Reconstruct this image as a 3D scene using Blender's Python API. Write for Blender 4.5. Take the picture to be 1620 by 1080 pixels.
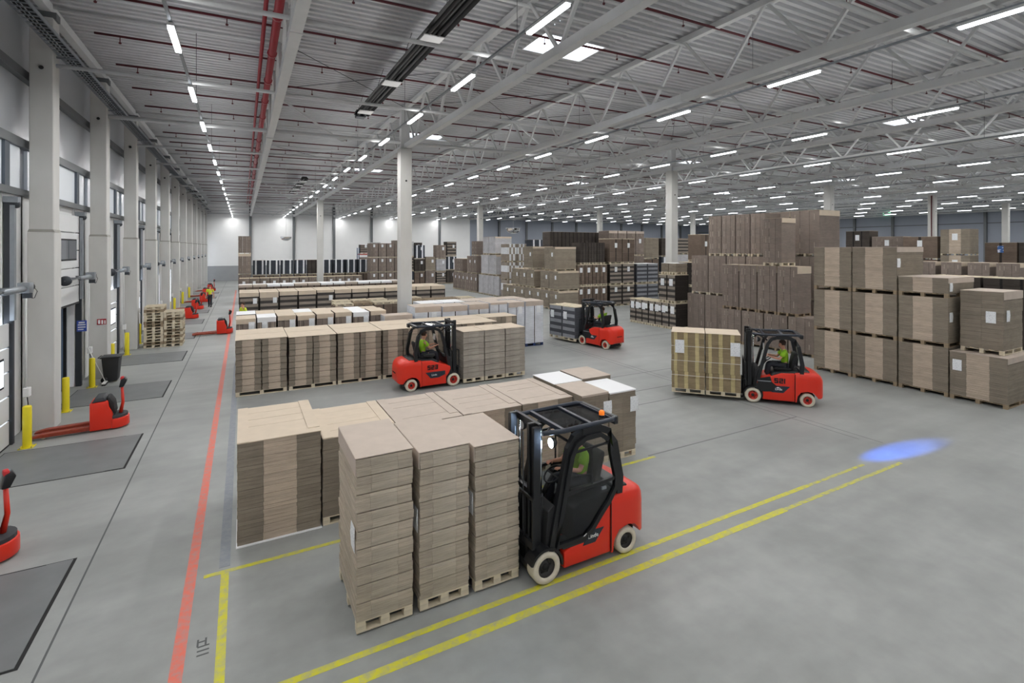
import bpy, bmesh, math, random
from mathutils import Vector, Matrix
R = math.radians
PI = math.pi
for _o in list(bpy.data.objects):
    bpy.data.objects.remove(_o)
SC = bpy.context.scene
COL = SC.collection

# ------------------------------------------------------------------ camera, world, exposure
YAW = 28.366
cam_d = bpy.data.cameras.new('camera')
cam = bpy.data.objects.new('camera', cam_d)
COL.objects.link(cam)
cam.location = (0, 0, 4.6)
cam.rotation_euler = (R(90), 0, R(-YAW))
cam_d.sensor_width = 36
cam_d.lens = 36 * 789 / 1620
cam_d.shift_y = -148 / 1620
cam_d.clip_end = 400
SC.camera = cam

world = bpy.data.worlds.new('world')
SC.world = world
world.use_nodes = True
_bg = world.node_tree.nodes['Background']
_bg.inputs[0].default_value = (0.80, 0.88, 1.0, 1)
_bg.inputs[1].default_value = 6.0

SC.view_settings.view_transform = 'Standard'
SC.view_settings.look = 'None'
SC.view_settings.gamma = 1
SC.view_settings.use_curve_mapping = False
SC.view_settings.exposure = 0.0
cy = SC.cycles
cy.max_bounces = 6; cy.diffuse_bounces = 3; cy.glossy_bounces = 2; cy.transmission_bounces = 4; cy.transparent_max_bounces = 8
cy.use_light_tree = False
cy.caustics_reflective = False; cy.caustics_refractive = False
LAMP_STRENGTH = 7.0           # visible glow of the diffusers
ROW_WATTS = 1850.0             # light given by one row of battens
UP_SHARE = 0.14                # share of the added upward fill that brightens the roof

# ------------------------------------------------------------------ helpers
def lin(r, g, b):
    f = lambda v: (v / 255 / 12.92) if v / 255 <= 0.04045 else ((v / 255 + 0.055) / 1.055) ** 2.4
    return (f(r), f(g), f(b))

class MB:
    """collects shapes; build() links them as ONE mesh object"""
    def __init__(s):
        s.v = []; s.f = []; s.c = []; s.m = None; s.sm = []
    def tf(s, p):
        return tuple(s.m @ Vector(p)) if s.m is not None else tuple(p)
    def add(s, vs, fs, col=None, smooth=False):
        n = len(s.v)
        s.v += [s.tf(p) for p in vs]
        for q in fs:
            s.f.append([n + i for i in q]); s.c.append(col); s.sm.append(smooth)
        return s
    def box(s, x0, y0, z0, x1, y1, z1, col=None):
        vs = [(x0,y0,z0),(x1,y0,z0),(x1,y1,z0),(x0,y1,z0),(x0,y0,z1),(x1,y0,z1),(x1,y1,z1),(x0,y1,z1)]
        return s.add(vs, [(0,3,2,1),(4,5,6,7),(0,1,5,4),(1,2,6,5),(2,3,7,6),(3,0,4,7)], col)
    def prism(s, prof, y0, y1, col=None):
        """prof: (x,z) loop, extruded along y"""
        n = len(prof)
        vs = [(x, y0, z) for x, z in prof] + [(x, y1, z) for x, z in prof]
        fs = [list(range(n)), list(range(2*n-1, n-1, -1))]
        fs += [(i, i+n, (i+1) % n + n, (i+1) % n) for i in range(n)]
        return s.add(vs, fs, col)
    def prismx(s, prof, x0, x1, col=None):
        n = len(prof)
        vs = [(x0, y, z) for y, z in prof] + [(x1, y, z) for y, z in prof]
        fs = [list(range(n)), list(range(2*n-1, n-1, -1))]
        fs += [(i, i+n, (i+1) % n + n, (i+1) % n) for i in range(n)]
        return s.add(vs, fs, col)
    def prismz(s, prof, z0, z1, col=None):
        n = len(prof)
        vs = [(x, y, z0) for x, y in prof] + [(x, y, z1) for x, y in prof]
        fs = [list(range(n)), list(range(2*n-1, n-1, -1))]
        fs += [(i, i+n, (i+1) % n + n, (i+1) % n) for i in range(n)]
        return s.add(vs, fs, col)
    def tube(s, pts, r, n=8, col=None, square=False, closed=False, caps=True):
        pts = [Vector(p) for p in pts]
        vs = []; N = len(pts)
        for i, p in enumerate(pts):
            if closed:
                d = (pts[(i+1) % N] - pts[i-1])
            else:
                d = (pts[min(i+1, N-1)] - pts[max(i-1, 0)])
            d.normalize()
            up = Vector((0,0,1)) if abs(d.z) < 0.95 else Vector((1,0,0))
            a = d.cross(up).normalized(); b = d.cross(a).normalized()
            rr = r[i] if isinstance(r, (list, tuple)) else r
            for k in range(n):
                t = 2*PI*(k+0.5)/n if square else 2*PI*k/n
                q = 1.41421 if square else 1.0
                vs.append(p + (a*math.cos(t) + b*math.sin(t))*rr*q)
        fs = []
        for i in range(N if closed else N-1):
            j = (i+1) % N
            for k in range(n):
                fs.append((i*n+k, i*n+(k+1) % n, j*n+(k+1) % n, j*n+k))
        if caps and not closed:
            fs.append(list(range(n-1, -1, -1))); fs.append(list(range((N-1)*n, N*n)))
        return s.add(vs, fs, col, smooth=not square and n > 5)
    def lathe(s, prof, axis='y', c=(0,0,0), n=20, col=None, smooth=True):
        """prof: (r, h) along axis"""
        vs = []
        for r, h in prof:
            for k in range(n):
                t = 2*PI*k/n; a, b = r*math.cos(t), r*math.sin(t)
                p = {'y': (a, h, b), 'z': (a, b, h), 'x': (h, a, b)}[axis]
                vs.append((p[0]+c[0], p[1]+c[1], p[2]+c[2]))
        fs = []
        for i in range(len(prof)-1):
            for k in range(n):
                fs.append((i*n+k, i*n+(k+1) % n, (i+1)*n+(k+1) % n, (i+1)*n+k))
        return s.add(vs, fs, col, smooth)
    def mesh(s, name, bevel=0, segs=2):
        me = bpy.data.meshes.new(name)
        me.from_pydata(s.v, [], s.f)
        me.polygons.foreach_set('use_smooth', s.sm)
        if any(c is not None for c in s.c):
            at = me.color_attributes.new('col', 'FLOAT_COLOR', 'CORNER')
            buf = []
            for q, c in zip(s.f, s.c):
                c = c or (1, 1, 1)
                buf += [c[0], c[1], c[2], 1.0] * len(q)
            at.data.foreach_set('color', buf)
        bm = bmesh.new(); bm.from_mesh(me)
        bmesh.ops.recalc_face_normals(bm, faces=bm.faces)
        if bevel:
            es = [e for e in bm.edges if len(e.link_faces) == 2 and e.calc_face_angle(0) > 0.5]
            bmesh.ops.bevel(bm, geom=es, offset=bevel, segments=segs, affect='EDGES', profile=0.5, clamp_overlap=True)
            for fc in bm.faces: fc.smooth = True
        bm.to_mesh(me); bm.free()
        if bevel and segs > 1: me.set_sharp_from_angle(angle=0.7)
        elif bevel: me.polygons.foreach_set('use_smooth', [False]*len(me.polygons))
        me.update()
        return me
    def build(s, name, mat, parent=None, loc=None, rz=0, bevel=0, segs=2):
        return link(name, s.mesh(name, bevel, segs), mat, parent, loc, rz)

def link(name, me, mat, parent=None, loc=None, rz=0):
    o = bpy.data.objects.new(name, me)
    COL.objects.link(o)
    if mat is not None and len(me.materials) == 0:
        me.materials.append(M[mat] if isinstance(mat, str) else mat)
    if parent is not None: o.parent = parent
    if loc is not None: o.location = loc
    if rz: o.rotation_euler = (0, 0, rz)
    return o

def tag(o, label, cat=None, group=None, kind=None):
    if label: o['label'] = label
    if cat: o['category'] = cat
    if group: o['group'] = group
    if kind: o['kind'] = kind
    return o

def thing(name, label, cat, loc=(0,0,0), rz=0, group=None, kind=None):
    o = bpy.data.objects.new(name, None); COL.objects.link(o)
    o.empty_display_size = 0.1
    o.location = loc; o.rotation_euler = (0, 0, rz)
    return tag(o, label, cat, group, kind)

def children(o, pool):
    return [c for c in pool if c.parent == o]

def copy_tree(o, parent=None):
    c = o.copy(); COL.objects.link(c)
    if parent is not None: c.parent = parent
    for ch in o.children:
        copy_tree(ch, c)
    return c

ORD = ['first','second','third','fourth','fifth','sixth','seventh','eighth','ninth','tenth','eleventh','twelfth',
       'thirteenth','fourteenth','fifteenth','sixteenth','seventeenth','eighteenth','nineteenth','twentieth','twenty-first','twenty-second','twenty-third','twenty-fourth']

# ------------------------------------------------------------------ materials
M = {}
def mat(name, rgb, rough=0.6, metal=0.0, noise=0.0, nscale=8.0, bump=0.0, spec=0.5, stretch=(1,1,1), emit=None, estr=0.0, coord='Object', detail=4.0):
    m = bpy.data.materials.new(name); m.use_nodes = True
    nt = m.node_tree; b = nt.nodes['Principled BSDF']
    c = lin(*rgb)
    b.inputs['Base Color'].default_value = (*c, 1)
    b.inputs['Roughness'].default_value = rough
    b.inputs['Metallic'].default_value = metal
    b.inputs['Specular IOR Level'].default_value = spec
    if emit:
        b.inputs['Emission Color'].default_value = (*lin(*emit), 1)
        b.inputs['Emission Strength'].default_value = estr
    if noise or bump:
        tc = nt.nodes.new('ShaderNodeTexCoord'); mp = nt.nodes.new('ShaderNodeMapping')
        mp.inputs['Scale'].default_value = stretch
        nt.links.new(tc.outputs[coord], mp.inputs[0])
        n = nt.nodes.new('ShaderNodeTexNoise'); n.inputs['Scale'].default_value = nscale; n.inputs['Detail'].default_value = detail
        nt.links.new(mp.outputs[0], n.inputs['Vector'])
        if noise:
            r = nt.nodes.new('ShaderNodeMapRange')
            r.inputs[1].default_value = 0.25; r.inputs[2].default_value = 0.75
            r.inputs[3].default_value = 1 - noise; r.inputs[4].default_value = 1 + noise
            nt.links.new(n.outputs[0], r.inputs[0])
            x = nt.nodes.new('ShaderNodeMix'); x.data_type = 'RGBA'; x.blend_type = 'MULTIPLY'; x.inputs[0].default_value = 1
            x.inputs[6].default_value = (*c, 1)
            nt.links.new(r.outputs[0], x.inputs[7])
            nt.links.new(x.outputs[2], b.inputs['Base Color'])
        if bump:
            bp = nt.nodes.new('ShaderNodeBump'); bp.inputs['Strength'].default_value = bump; bp.inputs['Distance'].default_value = 0.02
            nt.links.new(n.outputs[0], bp.inputs['Height']); nt.links.new(bp.outputs[0], b.inputs['Normal'])
    M[name] = m
    return m

def carton_mat(name, zfreq=26.0, amt=0.22):
    """board edges: colour from the piece, thin layer lines along z"""
    m = bpy.data.materials.new(name); m.use_nodes = True
    nt = m.node_tree; b = nt.nodes['Principled BSDF']; L = nt.links.new
    b.inputs['Roughness'].default_value = 0.85; b.inputs['Specular IOR Level'].default_value = 0.2
    at = nt.nodes.new('ShaderNodeAttribute'); at.attribute_name = 'col'
    tc = nt.nodes.new('ShaderNodeTexCoord'); mp = nt.nodes.new('ShaderNodeMapping')
    mp.inputs['Scale'].default_value = (1.2, 1.2, zfreq)
    L(tc.outputs['Object'], mp.inputs[0])
    n = nt.nodes.new('ShaderNodeTexNoise'); n.inputs['Scale'].default_value = 3.0; n.inputs['Detail'].default_value = 6; n.inputs['Roughness'].default_value = 0.7
    L(mp.outputs[0], n.inputs['Vector'])
    n2 = nt.nodes.new('ShaderNodeTexNoise'); n2.inputs['Scale'].default_value = 2.2; n2.inputs['Detail'].default_value = 3
    L(tc.outputs['Object'], n2.inputs['Vector'])
    oi = nt.nodes.new('ShaderNodeObjectInfo')
    r = nt.nodes.new('ShaderNodeMapRange'); r.inputs[1].default_value = 0.3; r.inputs[2].default_value = 0.7; r.inputs[3].default_value = 1-amt; r.inputs[4].default_value = 1+amt
    L(n.outputs[0], r.inputs[0])
    r2 = nt.nodes.new('ShaderNodeMapRange'); r2.inputs[1].default_value = 0.3; r2.inputs[2].default_value = 0.7; r2.inputs[3].default_value = 0.92; r2.inputs[4].default_value = 1.08
    L(n2.outputs[0], r2.inputs[0])
    r3 = nt.nodes.new('ShaderNodeMapRange'); r3.inputs[3].default_value = 0.93; r3.inputs[4].default_value = 1.07
    L(oi.outputs['Random'], r3.inputs[0])
    m1 = nt.nodes.new('ShaderNodeMath'); m1.operation = 'MULTIPLY'; L(r.outputs[0], m1.inputs[0]); L(r2.outputs[0], m1.inputs[1])
    m2 = nt.nodes.new('ShaderNodeMath'); m2.operation = 'MULTIPLY'; L(m1.outputs[0], m2.inputs[0]); L(r3.outputs[0], m2.inputs[1])
    x = nt.nodes.new('ShaderNodeMix'); x.data_type = 'RGBA'; x.blend_type = 'MULTIPLY'; x.inputs[0].default_value = 1
    L(at.outputs['Color'], x.inputs[6]); L(m2.outputs[0], x.inputs[7]); L(x.outputs[2], b.inputs['Base Color'])
    bp = nt.nodes.new('ShaderNodeBump'); bp.inputs['Strength'].default_value = 0.35; bp.inputs['Distance'].default_value = 0.01
    L(n.outputs[0], bp.inputs['Height']); L(bp.outputs[0], b.inputs['Normal'])
    M[name] = m
carton_mat('carton')

def floor_mat():
    m = bpy.data.materials.new('concrete_floor'); m.use_nodes = True
    nt = m.node_tree; b = nt.nodes['Principled BSDF']; L = nt.links.new
    tc = nt.nodes.new('ShaderNodeTexCoord')
    def noise(sc, det, st=(1,1,1)):
        mp = nt.nodes.new('ShaderNodeMapping'); mp.inputs['Scale'].default_value = st
        L(tc.outputs['Object'], mp.inputs[0])
        n = nt.nodes.new('ShaderNodeTexNoise'); n.inputs['Scale'].default_value = sc; n.inputs['Detail'].default_value = det
        L(mp.outputs[0], n.inputs['Vector']); return n
    a = noise(0.35, 6); c = noise(3.0, 8); d = noise(1.2, 5, (0.25, 1.6, 1))
    def rng(n, lo, hi):
        r = nt.nodes.new('ShaderNodeMapRange'); r.inputs[1].default_value = 0.3; r.inputs[2].default_value = 0.7
        r.inputs[3].default_value = lo; r.inputs[4].default_value = hi; L(n.outputs[0], r.inputs[0]); return r
    ra, rc, rd = rng(a, 0.82, 1.12), rng(c, 0.90, 1.08), rng(d, 0.92, 1.06)
    m1 = nt.nodes.new('ShaderNodeMath'); m1.operation = 'MULTIPLY'; L(ra.outputs[0], m1.inputs[0]); L(rc.outputs[0], m1.inputs[1])
    m2 = nt.nodes.new('ShaderNodeMath'); m2.operation = 'MULTIPLY'; L(m1.outputs[0], m2.inputs[0]); L(rd.outputs[0], m2.inputs[1])
    x = nt.nodes.new('ShaderNodeMix'); x.data_type = 'RGBA'; x.blend_type = 'MULTIPLY'; x.inputs[0].default_value = 1
    x.inputs[6].default_value = (*lin(154, 156, 154), 1)
    L(m2.outputs[0], x.inputs[7]); L(x.outputs[2], b.inputs['Base Color'])
    rr = rng(c, 0.42, 0.60); L(rr.outputs[0], b.inputs['Roughness'])
    b.inputs['Specular IOR Level'].default_value = 0.35
    M['floor'] = m
floor_mat()

def paint_mat(name, rgb, wear=0.5):
    """worn floor paint: patches of bare concrete show through"""
    m = bpy.data.materials.new(name); m.use_nodes = True
    nt = m.node_tree; b = nt.nodes['Principled BSDF']; L = nt.links.new
    b.inputs['Roughness'].default_value = 0.6
    tc = nt.nodes.new('ShaderNodeTexCoord')
    n = nt.nodes.new('ShaderNodeTexNoise'); n.inputs['Scale'].default_value = 9; n.inputs['Detail'].default_value = 8; n.inputs['Roughness'].default_value = 0.7
    L(tc.outputs['Object'], n.inputs['Vector'])
    r = nt.nodes.new('ShaderNodeMapRange'); r.inputs[1].default_value = 0.42; r.inputs[2].default_value = 0.66; r.inputs[3].default_value = 0; r.inputs[4].default_value = wear
    L(n.outputs[0], r.inputs[0])
    x = nt.nodes.new('ShaderNodeMix'); x.data_type = 'RGBA'
    x.inputs[6].default_value = (*lin(*rgb), 1); x.inputs[7].default_value = (*lin(150, 152, 152), 1)
    L(r.outputs[0], x.inputs[0]); L(x.outputs[2], b.inputs['Base Color'])
    M[name] = m
paint_mat('paint_red', (226, 112, 92), 0.6)
paint_mat('paint_yellow', (206, 200, 40), 0.65)
paint_mat('paint_yellow_worn', (200, 196, 70), 1.0)
paint_mat('paint_grey', (128, 134, 142), 0.6)

def print_mat(name, paper, ink, sc=60):
    """paper with rows of print"""
    m = bpy.data.materials.new(name); m.use_nodes = True
    nt = m.node_tree; b = nt.nodes['Principled BSDF']; L = nt.links.new
    b.inputs['Roughness'].default_value = 0.7
    tc = nt.nodes.new('ShaderNodeTexCoord')
    mp = nt.nodes.new('ShaderNodeMapping'); mp.inputs['Scale'].default_value = (sc*0.6, sc*0.6, sc)
    L(tc.outputs['Object'], mp.inputs[0])
    n = nt.nodes.new('ShaderNodeTexNoise'); n.inputs['Scale'].default_value = 1.0; n.inputs['Detail'].default_value = 0
    L(mp.outputs[0], n.inputs['Vector'])
    r = nt.nodes.new('ShaderNodeMapRange'); r.inputs[1].default_value = 0.60; r.inputs[2].default_value = 0.64
    L(n.outputs[0], r.inputs[0])
    x = nt.nodes.new('ShaderNodeMix'); x.data_type = 'RGBA'
    x.inputs[6].default_value = (*lin(*paper), 1); x.inputs[7].default_value = (*lin(*ink), 1)
    L(r.outputs[0], x.inputs[0]); L(x.outputs[2], b.inputs['Base Color'])
    M[name] = m
print_mat('label', (240, 242, 245), (206, 209, 215), 110)
print_mat('label_blue', (70, 110, 175), (235, 240, 250), 14)

mat('deck', (199, 200, 203), 0.55, 0.0, 0.06, 1.5)
mat('steel_white', (212, 213, 214), 0.5, 0.0, 0.04, 3)
mat('steel_grey', (110, 113, 116), 0.5, 0.2)
mat('steel_dark', (62, 66, 72), 0.5, 0.3)
mat('galv', (150, 156, 162), 0.4, 0.6, 0.08, 6)
mat('pipe_red', (88, 26, 36), 0.5)
mat('main_red', (146, 34, 46), 0.4)
mat('concrete', (204, 203, 200), 0.85, 0, 0.07, 1.6, 0.15, stretch=(1,1,0.5), detail=7)
mat('concrete_stain', (158, 156, 150), 0.9, 0, 0.15, 3)
mat('wall_panel', (244, 244, 244), 0.35, 0.0, 0.02, 1.0)
mat('wall_panel_grey', (188, 191, 196), 0.3, 0.15, 0.03, 1.0)
mat('wall_plinth', (160, 162, 164), 0.7, 0, 0.05, 1)
mat('wall_blue', (150, 156, 168), 0.5, 0, 0.03, 0.5)  # side wall grey; also carries the dim light on the far wall
mat('door_white', (226, 227, 228), 0.4)
mat('glass_dark', (78, 84, 94), 0.08, 0.0)
mat('window_frame', (88, 96, 106), 0.4, 0.3)
mat('rubber', (30, 31, 33), 0.7)
mat('plate', (118, 120, 121), 0.55, 0.2, 0.10, 2.0, 0.0)
mat('plate_gap', (34, 34, 35), 0.9)
mat('joint', (92, 94, 95), 0.9)
mat('joint_faint', (122, 123, 123), 0.8, 0, 0.12, 2)
mat('yellow', (226, 208, 32), 0.45, 0, 0.04, 6)
mat('red', (226, 50, 30), 0.32)
mat('red_fork', (150, 62, 44), 0.45, 0.2, 0.25, 14)
mat('black', (26, 27, 30), 0.35)
mat('black_blue', (38, 45, 58), 0.30)
mat('black_matt', (32, 32, 34), 0.75)
mat('dark_grey', (56, 58, 62), 0.6)
mat('chrome', (215, 218, 222), 0.12, 1.0)
mat('tyre', (212, 203, 186), 0.8, 0, 0.10, 12)
mat('rim_red', (205, 56, 40), 0.4)
mat('rim_dark', (52, 50, 50), 0.45)
mat('skin', (214, 158, 132), 0.55)
mat('shirt', (150, 200, 40), 0.8)
mat('trousers', (40, 42, 50), 0.85)
mat('hair', (70, 50, 38), 0.8)
mat('vest', (214, 226, 60), 0.7)
mat('cap_red', (205, 50, 52), 0.6)
mat('white_paint', (240, 240, 240), 0.5)
mat('orange', (240, 130, 40), 0.2, emit=(255, 120, 30), estr=0.5)
mat('sign_red', (170, 30, 44), 0.5)
mat('sign_blue', (70, 96, 186), 0.5)
mat('exit_green', (120, 230, 170), 0.5, emit=(150, 255, 200), estr=4)
mat('wood', (212, 200, 176), 0.8, 0, 0.16, 5, stretch=(1, 1, 6))
mat('wood_dark', (150, 132, 108), 0.85, 0, 0.18, 5, stretch=(1, 1, 6))
mat('blue_pallet', (40, 58, 104), 0.6)
mat('kraft', (208, 192, 172), 0.8, 0, 0.05, 4)
mat('kraft_pink', (192, 178, 166), 0.8, 0, 0.06, 4)
mat('white_sheet', (236, 236, 238), 0.7)
mat('strap_white', (226, 222, 212), 0.6)
mat('heater', (28, 27, 28), 0.5)
mat('bin', (44, 45, 48), 0.6)
mat('broom', (222, 222, 220), 0.6)
mat('rack_red', (186, 66, 48), 0.5)
mat('truck_blue', (86, 110, 140), 0.5)
mat('skylight', (255, 255, 255), 0.6, emit=(235, 243, 255), estr=2.6)
mat('door_window', (245, 248, 255), 0.6, emit=(225, 238, 255), estr=1.6)
mat('wall_panel_glow', (232, 236, 240), 0.25, emit=(215, 228, 245), estr=0.10)
mat('lamp', (255, 255, 255), 0.5, emit=(247, 250, 255), estr=LAMP_STRENGTH)
mat('work_lamp', (255, 255, 255), 0.5, emit=(190, 220, 255), estr=220)

def glass_mat():
    m = bpy.data.materials.new('glass'); m.use_nodes = True
    nt = m.node_tree; nt.nodes.remove(nt.nodes['Principled BSDF'])
    out = nt.nodes['Material Output']
    t = nt.nodes.new('ShaderNodeBsdfTransparent'); t.inputs[0].default_value = (0.94, 0.95, 0.95, 1)
    g = nt.nodes.new('ShaderNodeBsdfGlossy'); g.inputs['Roughness'].default_value = 0.03
    lw = nt.nodes.new('ShaderNodeLayerWeight'); lw.inputs[0].default_value = 0.5
    pw = nt.nodes.new('ShaderNodeMath'); pw.operation = 'POWER'; pw.inputs[1].default_value = 4.0
    nt.links.new(lw.outputs['Facing'], pw.inputs[0])
    f = nt.nodes.new('ShaderNodeMapRange'); f.inputs[3].default_value = 0.04; f.inputs[4].default_value = 0.7
    nt.links.new(pw.outputs[0], f.inputs[0])
    x = nt.nodes.new('ShaderNodeMixShader')
    nt.links.new(f.outputs[0], x.inputs[0]); nt.links.new(t.outputs[0], x.inputs[1]); nt.links.new(g.outputs[0], x.inputs[2])
    nt.links.new(x.outputs[0], out.inputs[0])
    M['glass'] = m
    m2 = m.copy(); m2.name = 'glass_smoke'
    for n in m2.node_tree.nodes:
        if n.type == 'BSDF_TRANSPARENT': n.inputs[0].default_value = (0.62, 0.64, 0.66, 1)
    M['glass_smoke'] = m2
    m3 = m.copy(); m3.name = 'glass_roof'
    for n in m3.node_tree.nodes:
        if n.type == 'BSDF_TRANSPARENT': n.inputs[0].default_value = (0.40, 0.42, 0.46, 1)
    M['glass_roof'] = m3
glass_mat()

# ------------------------------------------------------------------ the building
XW, XR, YB, YF = -4.75, 91.5, -6.0, 80.0          # dock wall, right wall, back, far wall
BAY = 5.65
COLY = [16.95 + BAY * k for k in range(-4, 12)]    # column lines along the dock wall
def rise(x): return 0.0125 * min(max(x, -5), 28) + 0.003 * max(0, x - 28)
def z_chord(x): return 9.18 + rise(x)
def z_top(x): return 10.98 + rise(x)
def z_deck(x): return 11.12 + rise(x)

floor = MB().box(XW - 0.3, YB, -0.3, XR, YF, 0).build('floor', 'floor')
tag(floor, 'grey polished concrete warehouse floor', kind='structure')
def on_floor(name, m, x0, y0, x1, y1, z=0.0015, parent=floor, lab=None):
    o = MB().box(x0, y0, 0.0, x1, y1, z).build(name, m, parent)
    if lab: o['label'] = lab
    return o
for x, ya in ((-1.96, YB), (13.3, 6.2), (13.05, 6.6), (26.5, 20), (39.5, 20)):
    on_floor('floor_joint', 'joint' if x < 0 else 'joint_faint', x - 0.012, ya, x + 0.012, YF)
for y, xa, xb in ((8.28, 7.9, 13.3), (11.1, 8.2, 13.3), (12.2, 8.2, 13.3), (13.9, 9.3, 20.8), (19.6, 12.8, 21), (25.2, 13, 21)):
    on_floor('floor_joint', 'joint_faint', xa, y - 0.02, xb, y + 0.02, 0.0012)
on_floor('lane_line', 'paint_red', -0.70, 4.2, -0.57, 62, 0.002, lab='worn red lane line')
on_floor('lane_line', 'paint_yellow', -0.27, 4.2, -0.17, 8.14, 0.002, lab='worn yellow marking')
on_floor('lane_line', 'paint_grey', -0.30, 8.3, -0.16, 40, 0.0018, lab='grey painted-over line')
on_floor('lane_line', 'paint_yellow', -0.48, 8.14, 8.0, 8.22, 0.0022, lab='worn yellow cross marking')
on_floor('lane_line', 'paint_yellow', -0.2, 5.73, 9.6, 5.82, 0.002, lab='yellow bay line next to the forklift')
on_floor('lane_line', 'paint_yellow_worn', 9.6, 5.74, 11.6, 5.81, 0.0018, lab='worn end of the yellow bay line')
on_floor('lane_line', 'paint_yellow', -0.2, 5.38, 8.4, 5.50, 0.002, lab='second yellow bay line')
on_floor('lane_line', 'paint_yellow_worn', 8.4, 5.40, 12.4, 5.48, 0.0018, lab='worn end of the second bay line')
# faint stencilled bay mark on the floor
mk = MB()
for i in range(3):
    mk.box(-0.46, 6.62 + 0.07*i, 0, -0.34, 6.64 + 0.07*i, 0.002)
mk.box(-0.47, 6.78, 0, -0.45, 6.90, 0.002); mk.box(-0.39, 6.78, 0, -0.37, 6.90, 0.002); mk.box(-0.45, 6.84, 0, -0.39, 6.86, 0.002)
mk.build('bay_mark', 'joint', floor)

def dock_plate(y0, n):
    r = thing('dock_leveller', f'steel dock leveller plate in the {n}', 'dock leveller', (0, 0, 0), 0, 'dock levellers')
    MB().box(-4.70, y0 - 0.03, 0, -2.16, y0 + 2.21, 0.003).build('frame', 'plate_gap', r)
    MB().box(-4.68, y0, 0, -2.20, y0 + 2.18, 0.006).build('deck_plate', 'plate', r)
    MB().box(-2.50, y0, 0.006, -2.20, y0 + 2.18, 0.012).build('lip', 'plate', r)

# dock wall
wall = tag(MB().box(XW - 0.35, YB, 5.97, XW - 0.20, YF, 11.3).build('wall_left', 'wall_panel_grey'), 'pale metal dock wall above the doors', kind='structure')
DOCK_NAMES = {}
bays = []
for k in range(len(COLY) - 1):
    bays.append((COLY[k] + 0.25, COLY[k + 1] - 0.25))
for z, h in ((8.95, 0.22), (7.2, 0.22), (5.97, 0.16)):
    MB().box(XW - 0.2, YB, z - h/2, XW - 0.04, YF, z + h/2).build('girt', 'steel_grey', wall)

def col_obj(y, n):
    r = thing('pillar', f'square concrete column on the dock wall, {n}', 'column', (0, y, 0), 0, 'dock wall columns', 'structure')
    MB().box(-4.70, -0.25, 5.05, -4.24, 0.25, 10.45).build('upper_shaft', 'concrete', r, bevel=0.015, segs=1)
    MB().box(-4.73, -0.27, 0, -4.21, 0.27, 5.0).build('lower_shaft', 'concrete', r, bevel=0.015, segs=1)
    MB().prism([(-4.73, 5.0), (-4.21, 5.0), (-4.24, 5.07), (-4.70, 5.07)], -0.262, 0.262).build('shoulder', 'concrete_stain', r)
    MB().box(-4.60, -0.16, 10.45, -4.2, 0.16, 10.62).build('head_bracket', 'steel_grey', r)
    MB().lathe([(0.0, -0.262), (0.05, -0.262), (0.05, -0.25)], 'y', (-4.47, 0, 9.15), 12).build('cast_hole', 'rubber', r)
for i, y in enumerate(COLY):
    j = i - 4
    nm = 'the one nearest the near pallet truck' if j == 0 else (f'{ORD[j]} from the near pallet truck' if j > 0 else f'{ORD[-j-1]} one before the near pallet truck')
    col_obj(y, nm)
# edge beam over the columns and cable tray
tag(MB().box(-4.50, YB, 10.62, -4.30, YF, 10.86).build('edge_beam', 'steel_white'), 'white steel edge beam over the dock wall columns', 'beam', kind='structure')
tray = thing('cable_tray', 'wire mesh cable tray running along the dock wall', 'cable tray')
MB().box(-4.20, YB, 9.55, -4.18, YF, 9.63).build('side_rail', 'galv', tray)
MB().box(-3.84, YB, 9.55, -3.82, YF, 9.63).build('side_rail', 'galv', tray)
rg = MB()
y = YB
while y < 50:
    rg.box(-4.19, y, 9.555, -3.83, y + 0.03, 9.575); y += 0.22
tag(rg.build('rung', 'galv', tray), None, kind='stuff')
cb = MB()
for dx in (-4.13, -4.06, -3.98, -3.93):
    cb.tube([(dx, YB, 9.60), (dx + 0.02, 20, 9.61), (dx, YF - 1, 9.60)], 0.022, 6)
tag(cb.build('cable', 'rubber', tray), None, kind='stuff')
for y in COLY: MB().box(-4.24, y - 0.02, 9.50, -3.80, y + 0.02, 9.55).build('tray_bracket', 'galv', tray)

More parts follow.
